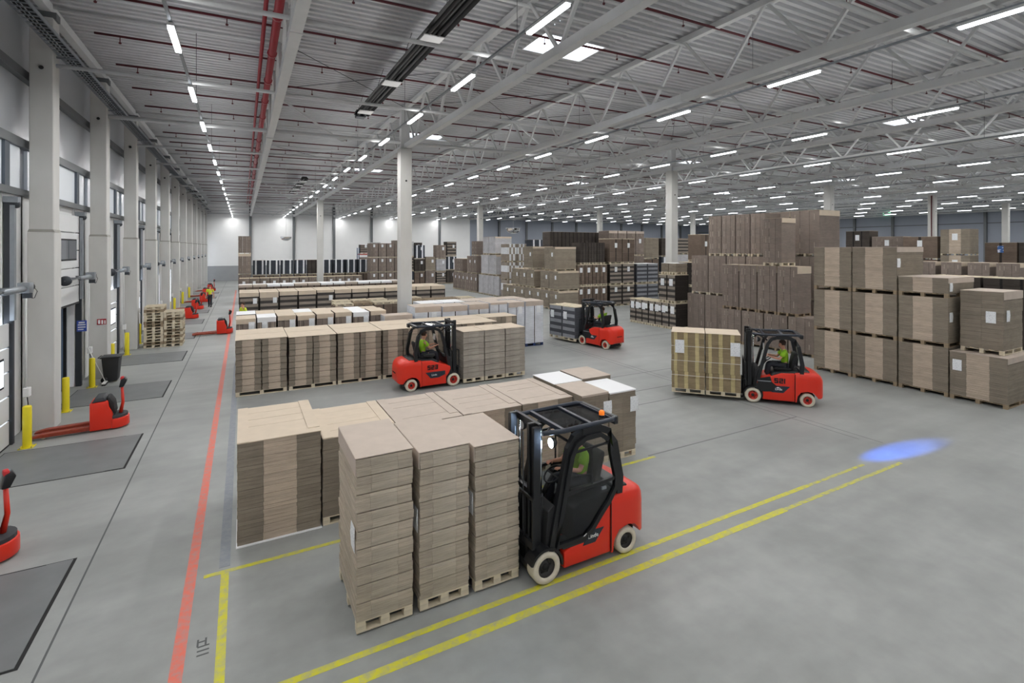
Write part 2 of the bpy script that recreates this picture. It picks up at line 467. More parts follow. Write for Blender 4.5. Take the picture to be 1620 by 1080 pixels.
# bays: doors, guide rails, springs, glowing panel strips
def dock_bay(k, yc, state):
    j = k - 4
    nm = {-1: 'nearest dock bay', 0: 'dock bay beside the near pallet truck', 1: 'dock bay behind the wheelie bin'}.get(j, None)
    if nm is None:
        nm = f'{ORD[j-1]} dock bay beyond the wheelie bin' if j > 1 else f'{ORD[-j-1]} dock bay before the frame'
    y0, y1 = bays[k]
    w = 1.62
    # infill beside and above the opening
    inf = MB()
    inf.box(XW - 0.35, y0 - 0.3, 0, XW - 0.16, yc - w, 5.97)
    inf.box(XW - 0.35, yc + w, 0, XW - 0.16, y1 + 0.3, 5.97)
    inf.box(XW - 0.35, yc - w, 2.9, XW - 0.22, yc + w, 5.97)
    inf.build('infill_panel', 'wall_panel', wall)
    # white panel strip between the girts; its shine is a faint added glow
    wn = thing('window_%d' % (k + 1), f'white panel strip with added glow over the {nm}', 'window', kind='structure')
    MB().box(XW - 0.19, y0, 6.06, XW - 0.12, y1, 7.08).build('pane', 'wall_panel_glow', wn)
    for yy in (yc - 1.75, yc + 1.45):
        MB().box(XW - 0.2, yy, 5.95, XW - 0.06, yy + 0.28, 7.1).build('mullion', 'window_frame', wn)
    dz = 2.8 if state == 'up' else 0.0
    d = thing('door_%d' % (k + 1), f'white {"raised" if dz else "closed"} dock door in the {nm}', 'door', (0, yc, dz), 0, 'dock doors', 'structure')
    for q in range(5):
        MB().box(XW - 0.10, -w, 0.02 + 0.57*q, XW - 0.04, w, 0.57*(q+1) - 0.006).build('door_panel', 'door_white', d, bevel=0.008, segs=1)
    f = MB().box(XW - 0.045, -1.3, 1.40, XW - 0.030, 1.3, 2.08).build('window_frame', 'rubber', d)
    for a, b in ((-1.26, -0.45), (-0.41, 0.40), (0.44, 1.26)):
        MB().box(XW - 0.04, a, 1.45, XW - 0.022, b, 2.03).build('pane', 'glass_dark' if dz else 'door_window', f)
    MB().box(XW - 0.10, -w, -0.03, XW - 0.03, w, 0.03).build('bottom_seal', 'rubber', d)
    # guide rails
    for sgn in (-1, 1):
        g = thing('door_guide_rail', f'{"near" if sgn < 0 else "far"} dark guide rail of the door in the {nm}', 'guide rail', (0, yc + sgn*(w + 0.06), 0), 0, 'door guide rails')
        MB().box(XW - 0.14, -0.06, 0, XW + 0.02, 0.06, 5.7).build('rail', 'steel_dark', g, bevel=0.01, segs=1)
        MB().box(XW - 0.02, -0.10, 2.9, XW + 0.06, 0.02, 5.6).build('channel', 'galv', g)
        MB().box(XW - 0.14, -0.1, 5.66, XW + 0.12, 0.1, 5.80).build('top_bracket', 'galv', g)
        MB().lathe([(0, -0.05), (0.09, -0.05), (0.09, 0.05), (0, 0.05)], 'y', (XW + 0.05, 0, 5.62), 12).build('pulley', 'steel_dark', g)
    # torsion spring shaft with operator
    s = thing('door_operator', f'torsion spring shaft with motor over the {nm}', 'door operator', (-4.42, yc, 3.66), 0, 'dock door operators')
    MB().tube([(0, -1.45, 0), (0, 1.45, 0)], 0.017, 8).build('shaft', 'steel_grey', s)
    MB().tube([(0, 0.1, 0), (0, 1.15, 0)], 0.075, 12).build('spring', 'galv', s)
    MB().lathe([(0, -1.45), (0.14, -1.45), (0.14, -1.32), (0.06, -1.26), (0, -1.26)], 'y', (0, 0, 0), 14).build('cable_drum', 'steel_dark', s)
    MB().box(-0.10, 1.15, -0.10, 0.12, 1.42, 0.14).build('motor_box', 'galv', s, bevel=0.02)
    MB().lathe([(0, 1.42), (0.09, 1.42), (0.09, 1.62), (0.04, 1.68), (0, 1.68)], 'y', (0.0, 0, 0.02), 12).build('motor', 'rubber', s)
    MB().box(-0.04, 1.25, -0.22, 0.12, 1.34, -0.10).build('gear', 'steel_dark', s)
    MB().tube([(0.06, 1.62, 0.02), (0.08, 1.78, -0.1), (0.06, 1.66, -0.25), (0.06, 1.5, -0.24)], 0.008, 5).build('hand_chain', 'rubber', s)
    for yy in (-1.30, 0.02, 1.22):
        MB().box(-0.485, yy, -0.03, 0.02, yy + 0.05, 0.03).build('wall_bracket', 'steel_grey', s)
    # control conduit and box
    c = thing('control_panel', f'small door control with conduit in the {nm}', 'control box', (-4.60, yc + w + 0.42, 0), 0, 'dock door controls')
    MB().tube([(-0.02, 0, 1.1), (-0.02, 0, 3.6)], 0.018, 6).build('conduit', 'white_paint', c)
    MB().box(-0.06, -0.08, 1.0, 0.06, 0.08, 1.22).build('box', 'white_paint', c, bevel=0.01, segs=1)
    MB().tube([(0, 0.02, 1.0), (0.03, 0.03, 0.6), (0.0, 0.0, 0.0)], 0.012, 5).build('cable', 'rubber', c)
    if dz:
        t = thing('truck_trailer', 'dark open trailer docked behind the raised dock door', 'trailer', (XW, yc, 0))
        MB().box(-2.6, -w, -0.05, -0.35, w, 0.0).build('trailer_floor', 'steel_dark', t)
        MB().box(-2.7, -w, 0, -2.6, w, 2.9).build('trailer_front', 'rubber', t)
        for sgn in (-1, 1):
            MB().box(-2.6, sgn*w - 0.05, 0, -0.36, sgn*w + 0.05, 2.9).build('dock_seal', 'rubber', t)
            MB().box(-0.9, sgn*(w-0.25) - 0.03, 0, -0.4, sgn*(w-0.25) + 0.03, 2.7).build('trailer_side', 'truck_blue', t)
        MB().box(-2.6, -w, 2.85, -0.36, w, 2.95).build('dock_seal', 'rubber', t)

for k in range(2, len(bays)):
    yc = 0.5*(bays[k][0] + bays[k][1]) + 0.05
    dock_bay(k, yc, 'up' if k == 4 else 'down')
    if k < 12:
        j = k - 4
        nm = {-2: 'bay outside the frame', -1: 'bay in front of the near pallet truck', 0: 'bay with the raised door', 1: 'bay behind the wheelie bin'}.get(j, f'{ORD[j-2]} bay beyond the pallet pile' if j >= 2 else '')
        dock_plate(yc - 1.15 + (0 if j else 0), nm)
tag(MB().box(XW - 0.36, YB, 0, XW - 0.2, bays[2][0] - 0.2, 5.97).build('wall_left_near', 'wall_panel'), 'plain stretch of the dock wall', kind='structure')

# far wall, right wall, back wall
def panel_wall(name, lab, axis, a0, a1, pos, m, up, sgn):
    """wall of stacked horizontal sandwich panels with steel columns"""
    w = thing(name, lab, 'wall', kind='structure')
    def bx(b0, b1, z0, z1, d0, d1):
        lo, hi = sorted((pos + sgn*d0, pos + sgn*d1))
        return MB().box(b0, lo, z0, b1, hi, z1) if axis == 'x' else MB().box(lo, b0, z0, hi, b1, z1)
    bx(a0, a1, 0, 2.1, 0.0, 0.3).build('plinth', 'wall_plinth', w)
    z = 2.1
    while z < 11.9:
        bx(a0, a1, z + 0.004, z + 1.09, 0.0, 0.25).build('wall_panel', m, w); z += 1.1
    bx(a0, a1, 0, 12.2, 0.02, 0.2).build('wall_core', m, w)
    n = int((a1 - a0) / BAY) + 1
    for i in range(n):
        a = (0.96 + BAY*(i - 1 + (7 if a0 > 10 else 0))) if axis == 'x' else a0 + 2.0 + BAY*i
        if a0 + 0.3 < a < a1 - 0.3:
            bx(a - 0.16, a + 0.16, 0, 11.6, -0.34, 0.0).build('wall_column', up, w)
    for z in (8.0,) if axis == 'y' else ():
        bx(a0, a1, z, z + 0.14, -0.12, 0).build('wall_rail', 'steel_grey', w)
    return w
panel_wall('wall_far', 'far gable wall of pale panels with steel columns', 'x', XW - 0.3, 34.86, YF, 'wall_panel', 'steel_grey', 1)
panel_wall('wall_far_right', 'far gable wall panels tinted blue-grey for dimmer light, with steel columns', 'x', 34.86, XR, YF, 'wall_blue', 'steel_grey', 1)  # weaker, colder light at this end is put into the panel colour
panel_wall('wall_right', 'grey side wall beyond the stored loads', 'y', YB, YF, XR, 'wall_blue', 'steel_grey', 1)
panel_wall('wall_back', 'wall behind the viewpoint', 'x', XW - 0.3, XR, YB, 'wall_panel', 'steel_grey', -1)

# roof deck: trapezoidal ribs running across the hall, with openings for the rooflights
SKY = [(9.4, 13.8), (9.4, 28.7), (9.4, 43.4), (9.4, 58.5), (32.2, 13.8), (32.2, 28.7), (32.2, 43.4), (32.2, 58.5),
       (54.8, 13.8), (54.8, 28.7), (54.8, 43.4), (77.4, 13.8), (77.4, 28.7), (77.4, 43.4)]
P = 0.28
def deck_strip(x0, x1, y0, y1):
    prof = []
    n = int(round((y1 - y0) / P)); p = (y1 - y0) / n
    for i in range(n):
        y = y0 + i*p
        prof += [(y, 0.0), (y + 0.42*p, 0.0), (y + 0.52*p, 0.10), (y + 0.90*p, 0.10)]
    prof.append((y1, 0.0))
    xs = [x for x in (x0, 28.0, x1) if x0 <= x <= x1]
    xs = sorted(set(xs))
    vs = []; fs = []; N = len(prof)
    for x in xs:
        vs += [(x, yy, z_deck(x) + zz) for yy, zz in prof]
    for a in range(len(xs) - 1):
        for i in range(N - 1):
            fs.append((a*N + i, a*N + i + 1, (a+1)*N + i + 1, (a+1)*N + i))
    return vs, fs
dk = MB()
cols_x = [XW - 0.35, 8.2, 10.6, 31.0, 33.4, 53.6, 56.0, 76.2, 78.6, XR + 0.2]
for i in range(len(cols_x) - 1):
    a, b = cols_x[i], cols_x[i + 1]
    if i % 2 == 0:
        dk.add(*deck_strip(a, b, YB - 0.2, YF + 0.2))
    else:
        c = 0.5*(a + b)
        ys = sorted(y for x, y in SKY if abs(x - c) < 1)
        lo = YB - 0.2
        for y in ys:
            dk.add(*deck_strip(a, b, lo, y - 0.75)); lo = y + 0.75
        dk.add(*deck_strip(a, b, lo, YF + 0.2))
ceil = tag(dk.build('ceiling', 'deck'), 'grey trapezoidal steel roof deck', kind='structure')
MB().box(XW - 0.4, YB - 0.3, 11.75, XR + 0.3, YF + 0.3, 11.9).build('roof_insulation', 'deck', ceil)
for n_, (x, y) in enumerate(SKY):
    z = z_deck(x)
    s = thing('window_%d' % (40 + n_), f'bright rooflight, {ORD[[13.8,28.7,43.4,58.5].index(y)]} from the front, {ORD[[9.4,32.2,54.8,77.4].index(x)]} line from the docks', 'skylight', (x, y, z), 0, 'rooflights', 'structure')
    for a in (-1, 1):
        MB().box(0.03 if a > 0 else -1.17, -0.72, 0.14, 1.17 if a > 0 else -0.03, 0.72, 0.17).build('pane', 'skylight', s)
    MB().box(-1.2, -0.75, 0.0, -1.16, 0.75, 0.3).box(1.16, -0.75, 0.0, 1.2, 0.75, 0.3).box(-1.2, -0.75, 0, 1.2, -0.71, 0.3).box(-1.2, 0.71, 0, 1.2, 0.75, 0.3).build('curb', 'white_paint', s)
    MB().box(-0.03, -0.72, 0.05, 0.03, 0.72, 0.2).build('glazing_bar', 'white_paint', s)

# roof trusses along the hall
TP = BAY / 2
TX = [0.98 + 5.64*k for k in range(17)]
brace_mesh = {}
def brace(name, p0, p1, r, m, parent):
    key = (tuple(round(b - a, 2) for a, b in zip(p0, p1)), r, m)
    if key not in brace_mesh:
        brace_mesh[key] = MB().tube([(0, 0, 0), tuple(b - a for a, b in zip(p0, p1))], r, 4, square=True).mesh(name)
    return link(name, brace_mesh[key], m, parent, p0)
for i, x in enumerate(TX):
    zc, zt = z_chord(x), z_top(x)
    t = thing('roof_truss', f'white steel roof truss along the hall, {ORD[i]} from the dock wall', 'truss', (x, 0, 0), 0, 'roof trusses', 'structure')
    MB().box(-0.12, YB, zc - 0.11, 0.12, YF, zc + 0.11).build('bottom_chord', 'steel_white', t)
    MB().box(-0.09, YB, zt - 0.09, 0.09, YF, zt + 0.09).build('top_chord', 'steel_white', t)
    for y in (COLY[-1], 22.6 - 2*BAY, 22.6, 22.6 + BAY*2.5, 51.0):
        MB().box(-0.13, y - 0.04, zc - 0.13, 0.13, y + 0.04, zc + 0.13).build('splice_plate', 'steel_white', t)
    jb = MB()
    y = 11.3 - TP*6
    while y + TP < YF:
        ends = [((0, y, zt), (0, y + TP/2, zc)), ((0, y + TP/2, zc), (0, y + TP, zt))]
        for a, b in ends:
            if i < 8 and y < 60:
                brace('web_brace', a, b, 0.040, 'steel_white', t)
            else:
                jb.tube([a, b], 0.040, 4, square=True)
        y += TP
    if jb.v: tag(jb.build('web_bracing', 'steel_white', t), None, kind='stuff')
# cross ties at the column lines, bottom and top level
def xpts(z, x0=-4.3, x1=XR):
    return [(x0, 0, z(x0)), (28, 0, z(28)), (x1, 0, z(x1))]
for i, y in enumerate(COLY):
    if y < 0: continue
    main = abs((y - 22.6) % 28.25) < 0.3
    t = thing('cross_tie', f'white steel tie across the roof trusses, {ORD[i-1]} from the front', 'tie beam', (0, y, 0), 0, 'roof cross ties', 'structure')
    MB().tube(xpts(lambda x: z_chord(x) + 0.18), 0.08 if main else 0.055, 8).build('lower_tube', 'steel_white', t)
    MB().tube(xpts(lambda x: z_top(x) - 0.12), 0.05, 6).build('upper_tube', 'steel_white', t)
    if main:
        for k, x in enumerate(TX[:-1]):
            xm = x + 2.82
            if k < 9:
                brace('web_brace', (x, 0, z_top(x)), (xm, 0, z_chord(xm)), 0.035, 'steel_white', t)
                brace('web_brace', (xm, 0, z_chord(xm)), (x + 5.64, 0, z_top(x + 5.64)), 0.035, 'steel_white', t)
    for k, x in enumerate(TX[:7]):
        if i % 3 == 1:                                   # slack cross bracing under the deck
            MB().tube([(x, 0, z_top(x)), (x + 5.64, BAY, z_top(x + 5.64))], 0.012, 4).build('bracing_rod', 'steel_dark', t)
            MB().tube([(x + 5.64, 0, z_top(x)), (x, BAY, z_top(x + 5.64))], 0.012, 4).build('bracing_rod', 'steel_dark', t)

# inner pillars
PX = [6.57 + 16.93*k for k in range(5)]
for i, x in enumerate(PX):
    for y, row in ((22.6, 'near'), (51.1, 'far')):
        p = thing('pillar', f'tall square concrete pillar, {row} row, {ORD[i]} from the docks', 'pillar', (x, y, 0), 0, 'hall pillars', 'structure')
        zt = z_chord(x) - 0.1
        MB().box(-0.27, -0.27, 0, 0.27, 0.27, zt).build('shaft', 'concrete', p, bevel=0.02, segs=1)
        MB().box(-0.2, -0.16, zt, 0.2, 0.16, z_top(x)).build('head_post', 'steel_white', p)
        MB().box(-0.285, -0.285, 0, 0.285, 0.285, 1.3).build('guard', 'yellow', p) if i == 0 else None
        MB().lathe([(0, -0.275), (0.045, -0.275), (0.045, -0.26)], 'y', (0.0, 0, zt - 1.5), 10).build('cast_hole', 'rubber', p)
        if i == 3 and row == 'near':
            MB().tube([(-0.31, -0.05, 0.2), (-0.31, -0.05, zt)], 0.05, 8).build('standpipe', 'pipe_red', p)

# sprinkler pipes
y = 15.7 - 2.825*5
i = 0
hb = MB().tube([(0, 0, 0), (0, 0, -0.16)], 0.012, 4).lathe([(0, -0.16), (0.04, -0.16), (0.03, -0.20), (0, -0.20)], 'z', (0, 0, 0), 6).mesh('sprinkler_head')
while y < YF - 2:
    s = thing('sprinkler_pipe', f'dark red sprinkler pipe under the roof deck, {ORD[i] if i < 24 else str(i+1)+"th"} from the front', 'pipe', (0, y, 0), 0, 'sprinkler pipes')
    MB().tube([(-3.8, 0, z_deck(-3.8) - 0.22), (28, 0, z_deck(28) - 0.22), (70, 0, z_deck(70) - 0.22)], 0.035, 6).build('pipe', 'pipe_red', s)
    if y < 45:
        x = -3.2
        while x < 34:
            link('sprinkler_head', hb, 'pipe_red', s, (x, 0, z_deck(x) - 0.24)); x += 2.82
    y += 2.825; i += 1
mp = thing('sprinkler_main', 'thick red sprinkler main with clamps beside the first roof truss', 'pipe')
MB().tube([(0.80, YB, 10.62), (0.80, YF - 0.5, 10.62)], 0.11, 10).build('main_pipe', 'main_red', mp)
MB().tube([(0.52, YB, 10.78), (0.52, YF - 0.5, 10.78)], 0.055, 8).build('branch_pipe', 'main_red', mp)
for y in [2.6 + 2.825*k for k in range(26)]:
    MB().lathe([(0.112, -0.06), (0.14, -0.06), (0.14, 0.06), (0.112, 0.06)], 'y', (0.80, y + 0.4, 10.62), 10).build('clamp', 'main_red', mp)
    MB().box(0.76, y + 0.35, 10.72, 0.84, y + 0.39, 11.12).build('hanger', 'rubber', mp)

# dark radiant heaters under the roof
def heater(y0, y1, n):
    h = thing('radiant_heater', f'long black radiant heater tube under the roof, {n}', 'heater', (4.5, y0, 10.35), 0, 'radiant heaters')
    L = y1 - y0
    MB().add([(-0.32, 0, -0.05), (-0.16, 0, 0.14), (0.16, 0, 0.14), (0.32, 0, -0.05), (-0.32, L, -0.05), (-0.16, L, 0.14), (0.16, L, 0.14), (0.32, L, -0.05)],
             [(0, 1, 5, 4), (1, 2, 6, 5), (2, 3, 7, 6), (0, 3, 2, 1), (4, 5, 6, 7)]).build('reflector', 'heater', h)
    for dx in (-0.13, 0.13):
        MB().tube([(dx, 0, -0.02), (dx, L, -0.02)], 0.055, 8).build('radiant_tube', 'heater', h)
    for q in range(4):
        yy = 1.2 + q*(L - 2.2)/3
        MB().box(-0.26, yy, -0.09, 0.30, yy + 0.55, -0.06).build('shield_plate', 'white_paint', h)
    MB().box(-0.2, L, -0.1, 0.2, L + 0.4, 0.2).build('burner_box', 'steel_dark', h, bevel=0.02, segs=1)
    for q in range(5):
        MB().tube([(-0.2, 0.4 + q*(L-0.8)/4, 0.12), (0, 0.4 + q*(L-0.8)/4, 0.75)], 0.008, 4).build('hanger', 'steel_dark', h)
heater(7.4, 22.0, 'above the front rows')
heater(44.4, 56.3, 'far down the hall')

# LED battens on continuous rails
rows_x = [-1.24] + [5.2 + 7.8*k for k in range(11)]
LY = [8.2 + 4.23*k for k in range(-3, 17)] + [78.9]
M['lamp'].cycles.emission_sampling = 'NONE'
dif = MB().box(-0.055, -0.70, -0.045, 0.055, 0.70, 0.0).mesh('diffuser')
hou = MB().box(-0.06, -0.74, 0.002, 0.06, 0.74, 0.06).mesh('housing')
for r, x in enumerate(rows_x):
    zl = 8.98 + (rise(x) if x > 0 else -0.05)
    rl = thing('light_rail', f'thin grey lighting rail, {ORD[r]} row from the dock wall', 'lighting rail', (x, 0, zl), 0, 'lighting rails')
    MB().box(-0.03, LY[0] - 1, 0.062, 0.03, LY[-1] + 1, 0.11).build('rail', 'galv', rl)
    for y in LY[3:12:2]:
        MB().tube([(0, y + 1.2, 0.11), (0, y + 1.2, z_deck(x) - zl + 0.0)], 0.006, 4).build('suspension_wire', 'steel_dark', rl)
    for nm_, up in (('row_light', 0), ('row_up_fill', 1)):  # the second is an added fill facing up to lighten the deck
        ld = bpy.data.lights.new(nm_, 'AREA'); ld.shape = 'RECTANGLE'
        ye = LY[-1] if x < 30 else LY[-2]
        ld.size = 0.09; ld.size_y = ye - LY[0] + 1.4
        ld.energy = ROW_WATTS * (UP_SHARE if up else 1.0) * ld.size_y / 85.5; ld.color = (1.0, 1.0, 0.985)
        lo = bpy.data.objects.new(nm_, ld); COL.objects.link(lo)
        lo.location = (x, 0.5*(LY[0] + ye), zl + (0.125 if up else -0.055))
        lo.rotation_euler = (PI if up else 0, 0, 0)
    for k, y in enumerate(LY if x < 30 else LY[:-1]):
        b = thing('batten_light', f'bright LED batten, {ORD[len(LY)-1-k]} from the far wall, {ORD[r]} row from the docks', 'ceiling light', (x, y, zl), 0, 'LED battens')
        link('diffuser', dif, 'lamp', b); link('housing', hou, 'steel_white', b)

# hanging convex mirrors, exit sign
def dome(x, y, z, r, lab):
    d = thing('dome_mirror', lab, 'mirror', (x, y, z))
    MB().lathe([(r*math.sin(t), -r*0.75*math.cos(t)) for t in [i*PI/2/6 for i in range(7)]], 'z', (0, 0, 0), 20).build('mirror_dome', 'chrome', d)
    MB().lathe([(r*0.98, 0), (r*1.04, 0), (r*1.04, 0.03), (0, 0.03)], 'z', (0, 0, 0), 20).build('rim', 'steel_white', d)
    MB().tube([(0, 0, 0.03), (0, 0, z_deck(x) - z)], 0.012, 5).build('rod', 'steel_white', d)
dome(3.0, 43.0, 5.45, 0.40, 'small domed mirror hanging in front of the far wall')
dome(23.9, 44.0, 6.55, 0.72, 'large domed mirror hanging over the stored loads')
ex = thing('exit_sign', 'glowing green exit sign high on the grey side wall', 'sign', (XR - 0.3, 42.0, 10.2))
MB().box(0, -0.5, -0.3, 0.1, 0.5, 0.3).build('sign_box', 'exit_green', ex)
MB().box(-0.01, -0.2, -0.2, 0.0, -0.02, 0.2).box(-0.01, 0.1, -0.06, 0, 0.4, 0.06).build('pictogram', 'white_paint', ex)

# ------------------------------------------------------------------ pallets and cardboard loads
K_DARK, K_LIGHT, K_BROWN = lin(140, 130, 117), lin(190, 174, 157), lin(134, 122, 114)
C_GREY, C_WHITE, C_BLACK = lin(188, 187, 190), lin(216, 219, 226), lin(60, 55, 52)
C_SD, C_SL, C_OLIVE, C_OLIVE_D = lin(74, 70, 68), lin(148, 138, 128), lin(196, 180, 136), lin(146, 130, 104)
C_PINK = lin(206, 178, 156)
PAL_H = 0.135
_pal = {}
def pallet_meshes(w, d):
    k = (round(w, 2), round(d, 2))
    if k in _pal: return _pal[k]
    rnd = random.Random(int(w*100 + d*10000))
    brd = MB().box(-w/2, -0.05, 0, w/2, 0.05, 0.018).mesh('deck_board')
    bot = MB().box(-w/2, -0.05, 0, w/2, 0.05, 0.018).mesh('base_board')
    cro = MB().box(-0.05, -d/2, 0, 0.05, d/2, 0.016).mesh('cross_board')
    blk = MB().box(-0.055, -0.05, 0, 0.055, 0.05, 0.083).mesh('block')
    spots = []
    for i in range(5):
        spots.append(('deck_board', brd, (0, -d/2 + 0.05 + i*(d - 0.1)/4, PAL_H - 0.018)))
    for i in range(3):
        x = -w/2 + 0.055 + i*(w - 0.11)/2
        spots.append(('cross_board', cro, (x, 0, PAL_H - 0.034)))
        y = -d/2 + 0.05 + i*(d - 0.1)/2
        spots.append(('base_board', bot, (0, y, 0)))
        for j in range(3):
            spots.append(('block', blk, (-w/2 + 0.055 + j*(w - 0.11)/2, y, 0.018)))
    one = MB()
    for n, me, l in spots:
        one.add([tuple(Vector(v.co) + Vector(l)) for v in me.vertices], [list(p.vertices) for p in me.polygons])
    _pal[k] = (spots, one.mesh('wooden_pallet'))
    return _pal[k]

def pallet(label, x, y, z, w, d, rz=0, parts=True, group=None, m='wood'):
    spots, one = pallet_meshes(w, d)
    if parts:
        t = thing('wooden_pallet', label, 'pallet', (x, y, z), rz, group)
        for n, me, l in spots:
            if len(me.materials) == 0: me.materials.append(M[m])
            o = link(n, me, None, t, l)
            if m != 'wood':
                o.material_slots[0].link = 'OBJECT'; o.material_slots[0].material = M[m]
        return t
    if len(one.materials) == 0: one.materials.append(M['wood'])
    o = link('wooden_pallet', one, None, None, (x, y, z), rz)
    if m != 'wood':
        o.material_slots[0].link = 'OBJECT'; o.material_slots[0].material = M[m]
    return tag(o, label, 'pallet', group)

_lm = {}
def load_mesh(w, d, h, kind, axis, var, nl=None):
    key = (round(w, 2), round(d, 2), round(h, 2), kind, axis, var, nl)
    if key in _lm: return _lm[key]
    r = random.Random(hash(str(key)) % 10007 if False else int(w*71 + d*913 + h*3311 + var*17 + len(kind)*5))
    b = MB()
    def sh(c, s): return (c[0]*s, c[1]*s, c[2]*s)
    def cells(splits, n, cf, jit, gap=0.003):
        """splits along the axis; n layers; cf(i, k) colour"""
        L = d if axis == 'x' else w                     # axis: the face normal we look at ('x' face shows y splits)
        for k in range(n):
            z0, z1 = h*k/n, h*(k+1)/n - 0.0035
            jx, jy = r.uniform(-jit, jit), r.uniform(-jit, jit)
            e = r.uniform(0, jit)
            a = 0.0
            for i, s_ in enumerate(splits):
                a0, a1 = -L/2 + a*L + gap/2, -L/2 + (a + s_)*L - gap/2
                a += s_
                c = cf(i, k)
                if axis == 'x': b.box(-w/2 + e + jx, a0 + jy, z0, w/2 - e + jx, a1 + jy, z1, c)
                else: b.box(a0 + jx, -d/2 + e + jy, z0, a1 + jx, d/2 - e + jy, z1, c)
    if kind == 'fine':
        n = nl or max(4, int(h / 0.06))
        cells((0.30, 0.40, 0.30), n, lambda i, k: sh(K_LIGHT if i == 1 else K_DARK, r.uniform(0.92, 1.06)), 0.006)
    elif kind == 'plain':
        n = nl or max(3, int(h / 0.12))
        cells((0.5, 0.5), n, lambda i, k: sh(K_DARK, r.uniform(0.9, 1.1)), 0.008)
    elif kind == 'vertical':
        sp = (0.34, 0.33, 0.33)
        cells(sp, nl or max(3, int(h/0.22)), lambda i, k: sh(K_BROWN, 0.94 + 0.06*i + r.uniform(-0.03, 0.03)), 0.004, 0.014)
        a = 0
        L = d if axis == 'x' else w
        for i, s_ in enumerate(sp):
            for q in range(3):
                z = h*(0.12 + 0.33*q); u = -L/2 + (a + s_*(0.5 if i != 1 else 0.97))*L
                if r.random() < 0.3: continue
                if axis == 'x': b.box(-w/2 - 0.007, u - 0.006, z, -w/2 + 0.004, u + 0.006, z + h*0.14, lin(206, 194, 178))
                else: b.box(u - 0.006, -d/2 - 0.007, z, u + 0.006, -d/2 + 0.004, z + h*0.14, lin(206, 194, 178))
            a += s_
    elif kind == 'striped':
        n = nl or 9
        cells((0.04, 0.92, 0.04), n, lambda i, k: sh(C_BLACK, 0.8) if i != 1 else (C_SD if k % 2 else C_SL), 0.006)
    elif kind == 'greystriped':
        n = nl or 9
        cells((0.04, 0.92, 0.04), n, lambda i, k: lin(90, 92, 98) if i != 1 else (lin(84, 86, 92) if k % 2 else lin(150, 152, 158)), 0.006)
    elif kind == 'olive':
        n = nl or 10
        cells((0.16, 0.12, 0.22, 0.12, 0.20, 0.10, 0.08), n, lambda i, k: sh(C_OLIVE if i % 2 else C_OLIVE_D, r.uniform(0.9, 1.08)), 0.012)
    elif kind == 'white':
        cells((0.48, 0.04, 0.48), nl or 6, lambda i, k: sh(C_WHITE, r.uniform(0.95, 1.03)) if i != 1 else C_BLACK, 0.003, 0.0)
    elif kind == 'grey':
        cells((0.33, 0.34, 0.33), nl or 6, lambda i, k: sh(C_GREY, r.uniform(0.92, 1.06)), 0.006, 0.01)
    elif kind == 'dark':
        cells((0.46, 0.08, 0.46), nl or 5, lambda i, k: sh(lin(112, 98, 88), r.uniform(0.85, 1.1)) if i != 1 else C_BLACK, 0.004)
    elif kind == 'black':
        cells((0.3, 0.05, 0.3, 0.05, 0.3), nl or 5, lambda i, k: sh(lin(74, 68, 64), r.uniform(0.85, 1.1)) if i % 2 == 0 else lin(40, 38, 38), 0.004)
    elif kind == 'blackwhite':
        cells((0.16, 0.14, 0.40, 0.14, 0.16), nl or 4, lambda i, k: lin(232, 234, 238) if i in (1, 3) else lin(66, 70, 78), 0.003)
    elif kind == 'whitelabel':
        cells((0.2, 0.2, 0.2, 0.2, 0.2), nl or 5, lambda i, k: lin(226, 228, 232) if (i + k//2) % 2 else lin(150, 140, 130), 0.004)
    _lm[key] = b.mesh('cardboard_load')
    return _lm[key]

_bm = {}
def bundle_mesh(w, d, h, axis, var, tone):
    key = (round(w, 2), round(d, 2), round(h, 3), axis, var, tone)
    if key in _bm: return _bm[key]
    r = random.Random(var*131 + int(h*1000))
    b = MB()
    base = {'warm': (K_DARK, K_LIGHT), 'even': (lin(182, 170, 154), lin(188, 177, 161)), 'grey': (lin(168, 159, 149), lin(174, 166, 156))}[tone]
    n = 4
    for k in range(n):
        z0, z1 = h*k/n + 0.001, h*(k+1)/n - (0.012 if k == n-1 else 0.0005)
        j = r.uniform(-0.006, 0.006); e = 0.004 if k in (0, n-1) else r.uniform(0, 0.006)
        a = -w/2
        for i, s_ in enumerate((0.26, 0.47, 0.27)):
            c = base[1] if i == 1 else base[0]
            q = r.uniform(0.88, 1.06)
            b.box(a + j + (e if i == 0 else 0.001), -d/2 + e, z0, a + s_*w + j - (e if i == 2 else 0.001), d/2 - e, z1, tuple(v*q for v in c))
            a += s_*w
    _bm[key] = b.mesh('bundle')
    return _bm[key]

